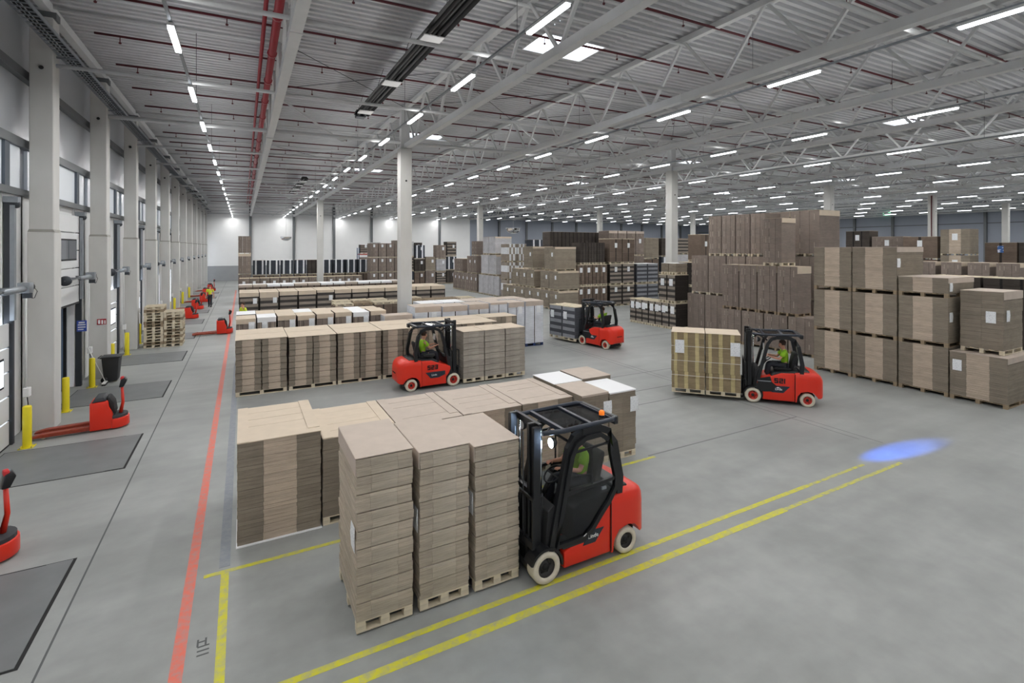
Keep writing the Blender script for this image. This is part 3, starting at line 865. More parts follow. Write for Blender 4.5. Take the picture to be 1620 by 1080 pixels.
_cv = {}
def cover_mesh(w, d, style, flap, strips, over=0.004):
    key = (round(w, 2), round(d, 2), style, flap, strips)
    if key in _cv: return _cv[key]
    r = random.Random(int(w*100 + d*37 + strips))
    b = MB()
    if style == 'lid':
        n = max(4, int(w / 0.16)); p = (w + 2*over)/n
        for i in range(n):
            b.box(-w/2 - over + i*p, -d/2 - over, 0, -w/2 - over + (i+1)*p - 0.015, d/2 + over, 0.018 + r.uniform(0, 0.006))
        for yy in (-d/2, 0, d/2 - 0.08):
            b.box(-w/2, yy, 0.02, w/2, yy + 0.08, 0.04)
    else:
        p = (d + 2*over)/strips
        for i in range(strips):
            z = r.uniform(0, 0.004)
            b.box(-w/2 - over, -d/2 - over + i*p, 0.0, w/2 + over, -d/2 - over + (i+1)*p - (0.008 if strips > 1 else 0), 0.008 + z)
        if strips > 2:                                   # end flaps folded over the joints
            b.box(-w/2 - over, -d/2 - over, 0.012, -w/2 + 0.16, d/2 + over, 0.019)
            b.box(w/2 - 0.18, -d/2 - over + 0.2, 0.012, w/2 + over, d/2 + over, 0.02)
        if flap and flap[0]:                             # flap down the -y side
            b.box(-w/2 - over + 0.01, -d/2 - over - 0.006, -flap[0], w/2 + over - 0.01, -d/2 - over + 0.004, 0.006)
        if flap and flap[1]:                             # flap down the -x side
            b.box(-w/2 - over - 0.006, -d/2 - over + 0.01, -flap[1], -w/2 - over + 0.004, d/2 + over - 0.01, 0.006)
    _cv[key] = b.mesh('cover_sheet')
    return _cv[key]

lab_y = MB().add([(-0.10, 0, -0.15), (0.10, 0, -0.15), (0.10, -0.012, 0.02), (-0.10, -0.012, 0.02), (0.10, 0, 0.15), (-0.10, 0, 0.15),
                  (-0.10, 0.004, -0.15), (0.10, 0.004, -0.15), (0.10, 0.004, 0.15), (-0.10, 0.004, 0.15)],
                 [(0, 1, 2, 3), (3, 2, 4, 5), (0, 6, 7, 1), (5, 4, 8, 9), (6, 9, 8, 7), (0, 3, 5, 9, 6), (1, 7, 8, 4, 2)]).mesh('label_sheet')
TX_COUNT = [0]
_span = lambda L: {n for a, b in L for n in range(a, b + 1)}
# numbers of the pallets and loads that stand wholly behind others (nothing of them shows)
NO_PALLET = _span([(6, 6), (11, 12), (42, 62), (65, 147), (149, 149), (151, 151), (153, 153), (155, 155), (157, 157), (159, 159), (161, 161), (163, 163), (165, 165), (188, 189), (192, 193), (200, 201), (203, 203), (217, 219), (234, 235), (238, 245), (248, 250), (252, 253), (255, 256), (259, 262), (270, 284), (286, 286), (288, 288), (310, 313), (319, 319), (327, 327), (330, 330), (333, 333), (336, 336), (339, 359), (361, 361), (366, 367), (369, 382), (384, 395), (397, 401), (403, 404), (406, 425), (427, 441)])
NO_LOAD = _span([(133, 133), (344, 359), (372, 374), (377, 385), (394, 395), (418, 423), (428, 428), (430, 438), (440, 440)])
def load(who, adj, x0, x1, y0, y1, z0, z1, kind='fine', axis='y', cover=None, flap=(0, 0), strips=1, tags=(), pal=True, group=None,
         parts=False, frame=None, bundles=0, tone='warm', wood='wood', var=None, coverlabel=None, palm=None):
    """a pallet with its load; tags: (face, u 0..1, z above floor, scale, material)"""
    w, d = x1 - x0, y1 - y0
    cx, cy = (x0 + x1)/2, (y0 + y1)/2
    rz = 0
    if frame:
        ox, oy, rz = frame
        cx, cy = ox + cx*math.cos(rz) - cy*math.sin(rz), oy + cx*math.sin(rz) + cy*math.cos(rz)
    TX_COUNT[0] += 1
    r = random.Random(TX_COUNT[0]*7919)
    if TX_COUNT[0] in NO_LOAD: return None
    if TX_COUNT[0] in NO_PALLET: pal = False
    v = r.randrange(3) if var is None else var
    zb = z0
    if pal:
        pp = pallet(f'wooden pallet under the {who}', cx, cy, z0, w - 0.01, d - 0.01, rz, parts, (group or '') + ' pallets', wood)
        pp['load_number'] = TX_COUNT[0]
        zb = z0 + PAL_H
    h = z1 - zb
    lab = f'{adj}, {who}'
    if bundles:
        t = thing('bundled_carton_load', lab, 'cardboard', (cx, cy, zb), rz, group)
        hb = h / bundles
        for k in range(bundles):
            me = bundle_mesh(w, d, hb, axis, (v + k) % 3, tone)
            if len(me.materials) == 0: me.materials.append(M['carton'])
            link('bundle', me, None, t, (r.uniform(-0.008, 0.008), r.uniform(-0.008, 0.008), hb*k), r.uniform(-0.008, 0.008))
    else:
        me = load_mesh(w, d, h, kind, axis, v)
        t = link(LOAD_NAME[kind], me, 'carton', None, (cx, cy, zb), rz)
        tag(t, lab, 'cardboard', group)
    t['load_number'] = TX_COUNT[0]
    if cover:
        cm = {'kraft': 'kraft', 'pink': 'kraft_pink', 'white': 'white_sheet', 'lid': 'wood', 'lidd': 'wood_dark'}[cover]
        me = cover_mesh(w, d, 'lid' if cover.startswith('lid') else 'sheet', flap, strips)
        o = link('cover_board' if cover.startswith('lid') else 'cover_sheet', me, None, t, (0, 0, h))
        if len(me.materials) == 0: me.materials.append(M[cm])
        o.material_slots[0].link = 'OBJECT'; o.material_slots[0].material = M[cm]
    for face, u, tz, sc, tm in tags:
        if len(lab_y.materials) == 0: lab_y.materials.append(M['label'])
        o = link('label_sheet', lab_y, None, t)
        o.material_slots[0].link = 'OBJECT'; o.material_slots[0].material = M[tm]
        if face == 'y': o.location = (-w/2 + u*w, -d/2 - 0.014, tz - zb)
        elif face == 'x': o.location = (-w/2 - 0.014, -d/2 + u*d, tz - zb); o.rotation_euler = (0, 0, -PI/2)
        elif face == 'X': o.location = (w/2 + 0.014, -d/2 + u*d, tz - zb); o.rotation_euler = (0, 0, PI/2)
        elif face == 'Y': o.location = (-w/2 + u*w, d/2 + 0.014, tz - zb); o.rotation_euler = (0, 0, PI)
        o.scale = (sc, 1, sc)
    return t
LOAD_NAME = {'fine': 'layered_carton_load', 'plain': 'brown_carton_load', 'vertical': 'upright_carton_load', 'striped': 'striped_carton_load', 'greystriped': 'striped_carton_load', 'olive': 'banded_carton_load',
             'white': 'wrapped_carton_load', 'grey': 'grey_carton_load', 'dark': 'dark_carton_load', 'black': 'dark_carton_load', 'blackwhite': 'banded_carton_load', 'whitelabel': 'labelled_carton_load'}
def strap(t, w, d, h, zs):
    for z in zs:
        MB().box(-w/2 - 0.012, -d/2 - 0.012, z, w/2 + 0.012, -d/2 - 0.004, z + 0.012).box(-w/2 - 0.012, -d/2 - 0.012, z, -w/2 - 0.004, d/2, z + 0.012).build('strap', 'strap_white', t)

# --- load on the forks of the front forklift
for i, (a, b, zt) in enumerate(((1.18, 1.87, 2.10), (1.955, 2.63, 2.02), (2.715, 3.38, 1.95))):
    load(f'{["outermost", "middle", "innermost"][i]} load carried by the front forklift', 'bundled flat cartons with a kraft cover', a, b, 6.06, 7.26, 0.03, zt,
         cover='pink', flap=(0, 0.20), tags=(('x', 0.12, 1.12 + 0.03*i, 1.0, 'label'),), parts=True, bundles=9, tone='even', group='loads on the front forklift')

# --- first row
edges = [-0.09, 1.15, 2.42, 3.67, 4.95, 6.20]
for i in range(5):
    zt = 1.58 if i == 0 else 1.43
    load(f'{ORD[i]} broad load from the red line in the front row', 'tightly layered flat cardboard', edges[i] + 0.015, edges[i+1] - 0.015, 8.74, 10.42 if i else 10.6, 0 if i else 0.013, zt,
         kind='fine', axis='y', cover='kraft' if i < 2 else 'pink', strips=5, parts=True, group='front row loads', pal=i > 0)
MB().box(-0.09, 8.70, 0.0, 1.15, 10.62, 0.012).build('slip_sheet', 'white_sheet', None)['label'] = 'thin white slip sheet under the first broad load of the front row'
bpy.data.objects['slip_sheet']['category'] = 'sheet'
load('inner narrow load at the far end of the front row', 'brown cardboard with white label', 6.22, 6.93, 8.46, 9.46, 0, 1.50, kind='plain', cover='pink', flap=(0.03, 0), tags=(('y', 0.95, 1.15, 1.1, 'label'),), parts=True, group='front row end loads')
load('outer narrow load at the far end of the front row', 'brown cardboard under white sheet', 6.96, 7.70, 8.46, 9.46, 0, 1.46, kind='plain', cover='white', flap=(0.02, 0), tags=(('y', 0.92, 1.15, 1.1, 'label'),), parts=True, group='front row end loads')
load('inner load behind the narrow pair in the front row', 'cardboard under a white sheet', 6.22, 6.99, 9.50, 10.45, 0, 1.50, kind='plain', cover='white', parts=True, group='front row end loads')
load('outer load behind the narrow pair in the front row', 'cardboard under a kraft sheet', 7.02, 7.85, 9.50, 10.45, 0, 1.52, kind='plain', cover='pink', parts=True, group='front row end loads')

# --- second row, two deep, stacks in pairs on wide pallets
for i in range(7):
    xa = -0.20 + 1.51*i
    for dpt, (ya, yb) in enumerate(((17.55, 18.65), (18.70, 19.80))):
        if i == 6 and dpt == 0: continue
        ln = 'front line' if dpt == 0 else 'rear line'
        low = dpt == 1 and 0 < i < 6
        if not low: pallet(f'wide wooden pallet, {ORD[i]} from the red line, {ln} of the second row', xa + 0.73, (ya + yb)/2, 0, 1.45, 1.08, 0, dpt == 0 or i == 6, 'second row pallets')
        for q in range(2):
            zt = 1.70 + (0.03 if i == 0 else 0)
            load(f'{ORD[2*i+q]} stack from the red line, {ln} of the second row', 'banded carton bundles', xa + 0.735*q, xa + 0.735*q + 0.715, ya, yb, 0 if low else PAL_H, zt,
                 pal=False, bundles=8 if dpt == 0 else 0, kind='fine', parts=False, group='second row stacks', var=(i + q) % 3)
    y0c = 17.55 if i < 6 else 18.70
    for h_ in range(1 if i == 6 else 2):
        ya = y0c + 1.13*h_
        o = link('cover_sheet', cover_mesh(1.47, 1.10, 'sheet', (0, 0), 1), None, None, (xa + 0.73, ya + 0.55, 1.735 if i == 0 else 1.705))
        if len(o.data.materials) == 0: o.data.materials.append(M['kraft'])
        tag(o, f'flat kraft sheet over the {ORD[i]} pair, {"rear" if (h_ or i == 6) else "front"} line of the second row', 'cardboard sheet', 'second row cover sheets')

# --- load on the second-row forklift
for i, (a, b) in enumerate(((6.54, 7.31), (7.34, 8.12), (8.15, 8.93))):
    load(f'{["innermost", "middle", "outermost"][i]} load on the forklift in the aisle marked S23', 'grey-brown carton bundles', a, b, 15.55, 16.62, 0.05, 1.76,
         cover='kraft', parts=True, bundles=8, tone='grey', group='loads on the aisle forklift')

# --- third row: brown loads, then white wrapped ones either side of the pillar
for i in range(8):
    xa = -0.22 + 0.69*i
    cv = 'white' if i in (1, 6) else 'kraft'
    load(f'{ORD[i]} load from the red line in the third row', 'brown cartons with folded cover', xa, xa + 0.64, 20.75, 21.9, 0, 2.0 + 0.02*((i*7) % 3 - 1), kind='vertical', cover=cv, flap=(0.17, 0),
         tags=(('y', 0.8 if i != 1 else 0.4, 1.72, 1.0, 'label'),), group='third row brown loads')
    load(f'{ORD[i]} load from the red line, rear line of the third row', 'dark brown cartons', xa, xa + 0.665, 22.0, 23.2, 0, 2.0 - 0.01*i, kind='vertical', cover='kraft' if i % 3 else 'white', group='third row rear loads')
load('load just before the pillar in the third row', 'low white wrapped cartons', 5.0, 6.15, 20.0, 20.7, 0, 1.86, kind='white', cover='pink', flap=(0.2, 0), group='white wrapped loads', parts=False)
wx = [7.0, 8.05, 9.12, 10.0, 10.85, 11.72, 12.75]
wx = [6.28, 7.50, 8.72, 9.75, 10.68, 11.58, 12.62]
for i in range(6):
    load(f'{ORD[i]} wrapped load beyond the pillar in the third row', 'tall white cartons', wx[i] + 0.02, wx[i+1] - 0.05, 20.15, 21.3, 0, 2.12 - 0.02*((i*5) % 3), kind='white', cover='pink', flap=(0.22 if i != 3 else 0.08, 0), wood='blue_pallet',
         tags=((('y', 0.72, 1.72, 1.1, 'label'),) if i in (0, 4, 5) else ()), group='white wrapped loads')
for i in range(5):
    load(f'{ORD[i]} load behind the white wrapped loads in the third row', 'cartons under pale sheets', 7.0 + 1.08*i, 8.03 + 1.08*i, 21.5, 22.7, 0, 2.10, kind='white', cover='white' if i < 2 else 'pink', wood='blue_pallet', group='white wrapped rear loads')

# --- low loads with pallets on top, then the fourth and fifth rows
for i in range(8):
    xa = 4.9 + 1.17*i
    load(f'{ORD[i]} low load under the row of loose pallets', 'dark flat cartons', xa, xa + 1.1, 31.4 + 0.2*(i % 2), 33.0, 0, 1.05, kind='dark', group='low loads')
    pallet(f'empty wooden pallet on the {ORD[i]} low load from the left', xa + 0.55, 32.2, 1.05, 1.08, 1.3, 0.04*(-1)**i, False, 'pallets on the low loads', 'wood_dark' if i in (1, 4, 5, 6) else 'wood')
    if i in (0, 1, 2, 4):
        pallet(f'empty wooden pallet behind the {ORD[i]} low load from the left', xa + 0.75, 33.9, 1.05, 1.06, 1.2, 0, False, 'pallets on the low loads')
        load(f'{ORD[i]} low load from the left, rear line', 'dark flat cartons', xa + 0.2, xa + 1.3, 33.3, 34.5, 0, 1.05, kind='dark', group='low loads')
for i in range(12):
    xa = -0.20 + 1.18*i
    load(f'{ORD[i]} load from the red line in the fourth row', 'striped cartons with kraft cap', xa, xa + 1.14, 36.8, 38.0, 0, 1.66, kind='striped', cover='kraft', flap=(0.26 + 0.1*(i == 1) - 0.1*(i == 4), 0),
         tags=(('y', 0.8, 1.12, 1.2, 'label'),) if i in (0, 1, 4) else (), group='fourth row loads')
    load(f'{ORD[i]} load from the red line, fourth row rear', 'cartons with kraft cap', xa, xa + 1.14, 38.2, 39.6, 0, 1.66, kind='striped', cover='kraft', group='fourth row rear loads')
for i in range(14):
    xa = -0.3 + 1.05*i
    load(f'{ORD[i]} load from the red line in the fifth row', 'cartons under a pale sheet', xa, xa + 1.0, 46.2, 47.4, 0, 1.52, kind='dark', cover='white' if i in (2, 3, 6, 7, 9, 10, 11) else 'pink', flap=(0.15, 0), group='fifth row loads')
    load(f'{ORD[i]} load from the red line, fifth row rear', 'cartons under white sheet', xa, xa + 1.0, 47.6, 48.8, 0, 1.48, kind='dark', cover='white', group='fifth row rear loads')
for i in range(13):
    xa = -0.3 + 0.95*i
    load(f'{ORD[i]} load from the red line in the sixth row', 'dark cartons under a slatted lid', xa, xa + 0.9, 58.4, 59.6, 0, 1.42, kind='vertical', cover='lid', tags=(('y', 0.45, 0.95, 1.3, 'label'),) if i not in (7, 8) else (), group='sixth row loads')
for i in range(9):
    xa = 1.0 + 1.42*i
    load(f'{ORD[i]} lower load from the left by the far wall', 'dark cartons', xa, xa + 1.25, 62.4, 63.6, 0, 1.5, kind='dark', group='far lower loads')
    load(f'{ORD[i]} upper load from the left by the far wall', 'black and white banded cartons', xa, xa + 1.25, 62.4, 63.6, 1.5, 3.2, kind='blackwhite' if i not in (4,) else 'black', cover='pink' if i in (0, 3, 4, 8) else 'white', group='far banded loads')
for i, (a, b) in enumerate(((0, 1.75), (1.75, 3.95), (3.95, 5.85))):
    load(f'{["bottom", "middle", "top"][i]} load of the tall dark pile by the red line', 'dark brown cartons', -0.42, 0.78, 60.2, 61.4, a, b, kind='vertical', cover='kraft' if i == 1 else None, flap=(0.25, 0), group='tall dark pile')

# --- right-hand block by the open floor: three tiers of layered flat cartons
tier = ['bottom', 'middle', 'top']
cols_r = [(9.90, 11.24, 'farthest', ((0, 1.52), (1.52, 3.05), (3.05, 4.62))), (8.49, 9.88, 'third', ((0, 1.52), (1.52, 3.05), (3.05, 4.62))),
          (7.12, 8.46, 'second', ((0, 1.52), (1.52, 3.05), (3.05, 3.66))), (5.76, 7.10, 'nearest', ((0, 1.44),))]
for y0, y1, nm, ts in cols_r:
    for k, (a, b) in enumerate(ts):
        tg = ()
        if nm == 'third' and k == 2: tg = (('y', 0.06, 4.1, 1.0, 'label'),)
        if nm == 'second' and k == 2: tg = (('y', 0.10, 3.38, 0.9, 'label'),)
        if nm == 'second' and k == 1: tg = (('y', 0.10, 2.45, 1.0, 'label'),)
        if nm == 'nearest': tg = (('x', 0.86, 1.05, 1.1, 'label'),)
        load(f'{tier[k]} tier, {nm} column of the block at the open floor', 'light-banded flat cartons', 19.10, 20.9, y0 + 0.01, y1 - 0.01, a, b, kind='fine', axis='x', tags=tg,
             cover='pink' if (k == len(ts)-1) else None, flap=(0.16, 0), group='right block loads', parts=True, wood='wood_dark')  # darker wood: shade between the tiers put into the pallet colour
load('load set back on the nearest open floor column', 'dark grey cartons with two labels', 19.45, 20.85, 5.96, 6.96, 1.46, 3.30, kind='plain', axis='x', cover='pink', flap=(0.22, 0), parts=True,
     tags=(('x', 0.28, 2.55, 1.15, 'label'), ('y', 0.2, 2.6, 1.1, 'label')), group='right block loads')

# --- tall brown group behind it
def line_y(n, x0, x1, y0, y1, z0, z1, who, adj, kind, group, cover=None, tags=None, flap=(0, 0), parts=False, wood='wood'):
    p = (y1 - y0)/n
    for i in range(n):
        load((f'{ORD[i]} nearest in the {who}' if n > 1 else who), adj, x0, x1, y0 + p*i + 0.022, y0 + p*(i+1) - 0.022, z0, z1, kind=kind, axis='x', cover=cover, flap=flap,
             tags=tags(i) if tags else (), group=group, parts=parts, wood=wood)
def line_x(n, x0, x1, y0, y1, z0, z1, who, adj, kind, group, cover=None, tags=None, flap=(0, 0), parts=False, wood='wood'):
    p = (x1 - x0)/n
    for i in range(n):
        load(f'{ORD[i]} from the left, {who}', adj, x0 + p*i + 0.03, x0 + p*(i+1) - 0.03, y0, y1, z0, z1, kind=kind, axis='y', cover=cover, flap=flap,
             tags=tags(i) if tags else (), group=group, parts=parts, wood=wood)
brn = 'tall brown cartons on edge'
line_y(4, 20.95, 21.95, 12.3, 16.9, 0, 1.62, 'low front line of the brown block', brn, 'vertical', 'brown block low', parts=True, wood='wood_dark')  # pallet wood darkened to hold the shade under the loads
line_y(4, 20.95, 21.95, 13.0, 16.85, 1.62, 3.78, 'upper front line of the brown block', brn, 'vertical', 'brown block upper', cover='kraft', flap=(0.3, 0), parts=True, wood='wood_dark')  # same shade-darkened pallet wood
line_y(1, 20.95, 21.95, 13.7, 14.65, 3.80, 5.92, 'load topping the front of the brown block', brn, 'vertical', 'brown block top', cover='kraft', flap=(0.2, 0), parts=True)
line_y(4, 22.05, 23.2, 15.2, 20.05, 0, 2.08, 'low back line of the brown block', brn, 'vertical', 'brown block back low')
line_y(4, 22.05, 23.2, 15.2, 19.75, 2.08, 4.18, 'middle back line of the brown block', brn, 'vertical', 'brown block back middle')
line_y(4, 22.05, 23.2, 15.25, 18.6, 4.18, 6.28, 'top back line of the brown block', brn, 'vertical', 'brown block back top')
for k, (a, b) in enumerate(((0, 2.1), (2.1, 4.2), (4.2, 6.35))):
    line_y(2, 23.35, 25.0, 13.45, 16.3, a, b, f'{tier[k]} tier behind the brown block', brn, 'vertical', 'pile behind brown block', cover='kraft' if k == 2 else None, flap=(0.25, 0))

# --- striped cartons with slatted lids opposite the far forklift
def lab2(i): return (('x', 0.3, 1.15 - 0.02*(i % 3), 1.0, 'label'), ('x', 0.75, 1.1, 1.35, 'label')) if i % 3 else (('x', 0.5, 1.1, 1.4, 'label'),)
line_y(7, 21.3, 22.35, 20.15, 23.95, 0, 1.44, 'striped line opposite the far forklift', 'dark striped cartons', 'striped', 'striped line', cover='lid', tags=lab2)
line_y(2, 21.3, 22.35, 20.2, 21.5, 1.49, 3.05, 'upper pair on the striped line', 'dark striped cartons', 'striped', 'striped line', cover='lid', tags=lambda i: (('x', 0.5, 2.65, 1.3, 'label'),))
line_y(2, 21.4, 22.3, 20.25, 21.4, 3.10, 3.72, 'small cartons topping the striped line', 'plain kraft cartons', 'plain', 'striped line', cover='white')
# --- storage blocks along the cross aisle
def wl(z): return lambda i: (('y', 0.5, z, 1.25, 'label'),)
line_x(4, 22.3, 25.2, 30.9, 32.1, 0, 1.62, 'bottom tier of the dark lidded block', 'dark cartons with white labels', 'dark', 'dark lidded block', cover='lid', tags=wl(1.25))
line_x(4, 22.3, 25.2, 30.9, 32.1, 1.68, 3.28, 'middle tier of the dark lidded block', 'dark cartons with white labels', 'dark', 'dark lidded block', cover='lid', tags=wl(2.9))
line_x(3, 22.6, 25.0, 30.95, 32.1, 3.34, 5.0, 'top tier of the dark lidded block', 'black cartons', 'black', 'dark lidded block')
line_x(2, 25.4, 28.0, 30.9, 32.3, 0, 1.62, 'bottom tier of the striped block', 'striped brown cartons', 'striped', 'striped block', cover='lid', tags=wl(1.3))
line_x(2, 25.4, 28.0, 30.9, 32.3, 1.68, 3.3, 'middle tier of the striped block', 'striped brown cartons', 'striped', 'striped block', cover='lid', tags=wl(2.9))
line_x(2, 25.4, 28.0, 30.9, 32.3, 3.36, 5.3, 'top tier of the striped block', 'striped brown cartons', 'dark', 'striped block', cover='lid', tags=wl(4.8))
line_x(2, 28.2, 30.6, 30.9, 32.3, 0, 1.62, 'bottom tier of the grey striped block', 'grey striped cartons', 'greystriped', 'grey striped block', cover='lid')
line_x(2, 28.2, 30.6, 30.9, 32.3, 1.68, 3.3, 'middle tier of the grey striped block', 'grey striped cartons', 'greystriped', 'grey striped block', cover='white')
line_x(3, 27.0, 31.2, 33.2, 34.6, 0, 1.9, 'bottom tier behind the grey striped block', brn, 'vertical', 'brown wall')
line_x(3, 27.0, 31.2, 33.2, 34.6, 1.9, 3.9, 'middle tier behind the grey striped block', brn, 'vertical', 'brown wall')
line_x(4, 27.2, 31.2, 33.2, 34.6, 3.9, 6.05, 'top tier behind the grey striped block', brn, 'vertical', 'brown wall', cover='pink', flap=(0.2, 0), tags=wl(5.2))
line_x(3, 29.2, 32.8, 26.2, 27.4, 0, 1.7, 'bottom tier of the blue-labelled block', 'dark striped cartons', 'striped', 'blue-labelled block', cover='lid', tags=wl(1.2))
line_x(3, 29.2, 32.8, 26.2, 27.4, 1.76, 3.5, 'middle tier of the blue-labelled block', 'dark striped cartons', 'striped', 'blue-labelled block', cover='lid', tags=lambda i: (('y', 0.5, 3.0, 1.6, 'label_blue'),))
line_x(2, 30.2, 32.6, 26.2, 27.4, 3.56, 5.6, 'top tier of the blue-labelled block', 'dark cartons with big labels', 'dark', 'blue-labelled block', cover='lid', tags=wl(4.9))
# brown piles with tags on the aisle front
def tg(z): return lambda i: (('x', 0.25, z, 1.0, 'label'),)
line_y(7, 20.3, 22.1, 30.45, 39.3, 0, 1.40, 'bottom line of the tagged brown front', 'brown flat cartons', 'plain', 'tagged brown front', cover='kraft', flap=(0.12, 0), tags=tg(1.0))
line_y(2, 20.3, 22.2, 30.5, 33.0, 1.42, 2.86, 'middle tier of the near tagged pile', 'brown flat cartons', 'plain', 'tagged brown front', cover='kraft', flap=(0.12, 0), tags=tg(2.4))
line_y(3, 20.3, 22.2, 33.9, 37.6, 1.42, 2.86, 'middle tier of the far tagged pile', 'brown flat cartons', 'plain', 'tagged brown front', cover='kraft', flap=(0.12, 0), tags=tg(2.4))
line_y(1, 20.3, 22.2, 30.9, 32.4, 2.88, 4.66, 'top of the near tagged pile', 'brown flat cartons', 'plain', 'tagged brown front', cover='kraft', flap=(0.14, 0), tags=tg(4.1))
line_y(1, 20.3, 22.2, 34.1, 35.6, 2.88, 4.70, 'top of the far tagged pile', 'brown flat cartons', 'plain', 'tagged brown front', cover='kraft', flap=(0.14, 0), tags=tg(4.1))
line_x(5, 22.6, 28.6, 35.2, 36.4, 0, 2.2, 'bottom tier behind the tagged front', 'black cartons', 'black', 'black block')
line_x(5, 22.6, 28.6, 35.2, 36.4, 2.2, 4.2, 'middle tier behind the tagged front', 'black cartons', 'black', 'black block')
line_x(5, 22.6, 28.6, 35.2, 36.4, 4.2, 5.95, 'top tier behind the tagged front', 'black cartons', 'black', 'black block', cover='kraft')
for k, (a, b) in enumerate(((0, 1.7), (1.7, 3.3), (3.3, 4.95))):
    line_x(2, 20.9, 22.9, 39.6, 40.9, a, b, f'{tier[k]} tier of the white-labelled pile', 'white-patched cartons', 'whitelabel', 'white-labelled pile', cover='white' if k == 2 else None)
line_y(4, 21.0, 22.6, 41.4, 46.0, 0, 1.94, 'bottom tier of the grey tower', 'grey cartons', 'grey', 'grey tower', cover='kraft', flap=(0.14, 0))
line_y(2, 21.0, 22.8, 42.0, 45.4, 1.96, 3.92, 'middle tier of the grey tower', 'grey cartons', 'grey', 'grey tower', cover='kraft', flap=(0.14, 0))
line_y(2, 21.05, 22.8, 42.3, 45.1, 3.94, 5.66, 'top tier of the grey tower', 'grey cartons', 'grey', 'grey tower', cover='kraft', flap=(0.14, 0))
line_y(6, 21.0, 22.4, 46.4, 53.0, 0, 1.92, 'bottom line beyond the grey tower', 'brown cartons on edge', 'vertical', 'brown line beyond tower', tags=tg(1.4))
line_y(2, 21.0, 22.4, 46.6, 49.0, 1.92, 3.75, 'upper pair beyond the grey tower', 'brown cartons on edge', 'vertical', 'brown line beyond tower', tags=tg(3.2))
line_y(1, 21.1, 22.4, 46.7, 48.0, 3.77, 5.3, 'topmost load beyond the grey tower', 'brown cartons on edge', 'vertical', 'brown line beyond tower')
line_y(2, 21.0, 22.4, 50.2, 52.6, 1.92, 3.4, 'upper far pair beyond the grey tower', 'brown cartons on edge', 'vertical', 'brown line beyond tower', cover='kraft')
# far piles between the pillar and the grey tower
kinds = ['dark', 'grey', 'black', 'vertical', 'blackwhite', 'plain', 'striped']
adjs = {'dark': 'dark cartons', 'grey': 'grey wrapped cartons', 'black': 'black cartons', 'vertical': 'brown cartons on edge', 'blackwhite': 'black and white cartons', 'plain': 'brown flat cartons', 'striped': 'striped cartons', 'fine': 'banded cartons', 'greystriped': 'grey striped cartons', 'white': 'white wrapped cartons'}
rf = random.Random(4)
for i in range(6):
    xa = 16.0 + 1.42*i
    hs = [1.55, 1.6, 1.75][: (3 if i != 3 else 2)]
    z = 0
    for k, h in enumerate(hs):
        kd = kinds[(i*3 + k*2 + 1) % 7]
        load(f'{tier[k]} of the {ORD[i]} pile right of the near pillar', adjs[kd], xa, xa + 1.3, 60.4, 61.6, z, z + h + 0.15*(i % 2), kind=kd, cover='kraft' if rf.random() < 0.5 else None,
             tags=(('y', 0.7, z + h*0.75, 1.3, 'label'),), group='far piles')
        z += h + 0.15*(i % 2) + 0.02
for i in range(4):
    xa = 13.0 + 0.95*i
    for k in range(3):
        load(f'{tier[k]} of the {ORD[i]} brown pile left of the near pillar', 'brown cartons on edge', xa, xa + 0.88, 58.6, 60.2, 1.72*k, 1.72*(k+1) - 0.02 + (0.35 if (i == 3 and k == 2) else 0), kind='vertical',
             tags=(('y', 0.5, 1.72*k + 1.4, 1.1, 'label'),), group='far brown piles')
for i in range(8):
    xa = 24.5 + 1.5*i
    z = 0
    for k in range(3 if i % 3 else 2):
        kd = kinds[(i*5 + k*3) % 7]; h = 1.6 + 0.2*((i + k) % 3)
        load(f'{tier[k]} of the {ORD[i]} pile in the deep far row', adjs[kd], xa, xa + 1.35, 44.0, 45.3, z, z + h, kind=kd, cover='kraft' if k == 2 else None, group='deep far row')
        z += h + 0.02
for i in range(8):
    xa = 34.5 + 2.1*i
    z = 0
    for k in range(3):
        kd = kinds[(i*4 + k*5 + 2) % 7]; h = 1.62 + 0.22*((i*2 + k) % 3)
        load(f'{tier[k]} of the {ORD[i]} pile in the distant row', adjs[kd], xa, xa + 1.7, 36.5, 37.8, z, z + h, kind=kd, cover='kraft' if k == 2 else None, group='distant row')
        z += h + 0.02
# far right piles seen over the right-hand block
for i in range(5):
    ya = 10.2 + 1.35*i
    load(f'{ORD[i]} lower load from the near end of the kraft line', 'brown cartons', 40.0, 41.2, ya, ya + 1.05, 0, 1.75, kind='vertical', axis='x', group='kraft line')
    load(f'{ORD[i]} upper load from the near end of the kraft line', 'short brown cartons', 40.0, 41.2, ya, ya + 1.05, 1.75, 3.68, kind='vertical', axis='x', cover='kraft', flap=(0.25, 0), group='kraft line')
for i in range(3):
    ya = 6.0 + 2.0*i
    load(f'{ORD[i]} lower load of the dark slatted line', 'dark cartons', 30.0, 31.4, ya, ya + 1.9, 0, 1.6, kind='black', axis='x', group='dark slatted line')
    load(f'{ORD[i]} upper load of the dark slatted line', 'dark cartons under a lid', 30.0, 31.4, ya, ya + 1.9, 1.6, 3.22, kind='black', axis='x', cover='lid', group='dark slatted line')
far_r = [(48.0, 16.6, 18.4, 'fine', 6.05, 'tall banded tower'), (48.0, 18.6, 20.9, 'dark', 5.5, 'broad dark pile'), (50.0, 21.8, 24.2, 'vertical', 5.6, 'long brown pile'), (50.0, 24.4, 26.4, 'black', 6.15, 'black pile beyond the brown block'),
         (50.0, 14.6, 16.4, 'dark', 5.0, 'dark pile right of the tower'), (50.0, 12.9, 14.5, 'black', 5.0, 'black pile right of the tower'), (46.0, 10.2, 11.6, 'plain', 6.3, 'brown pile at the frame edge'), (44, 8.0, 9.8, 'dark', 5.2, 'last dark pile at the frame edge')]
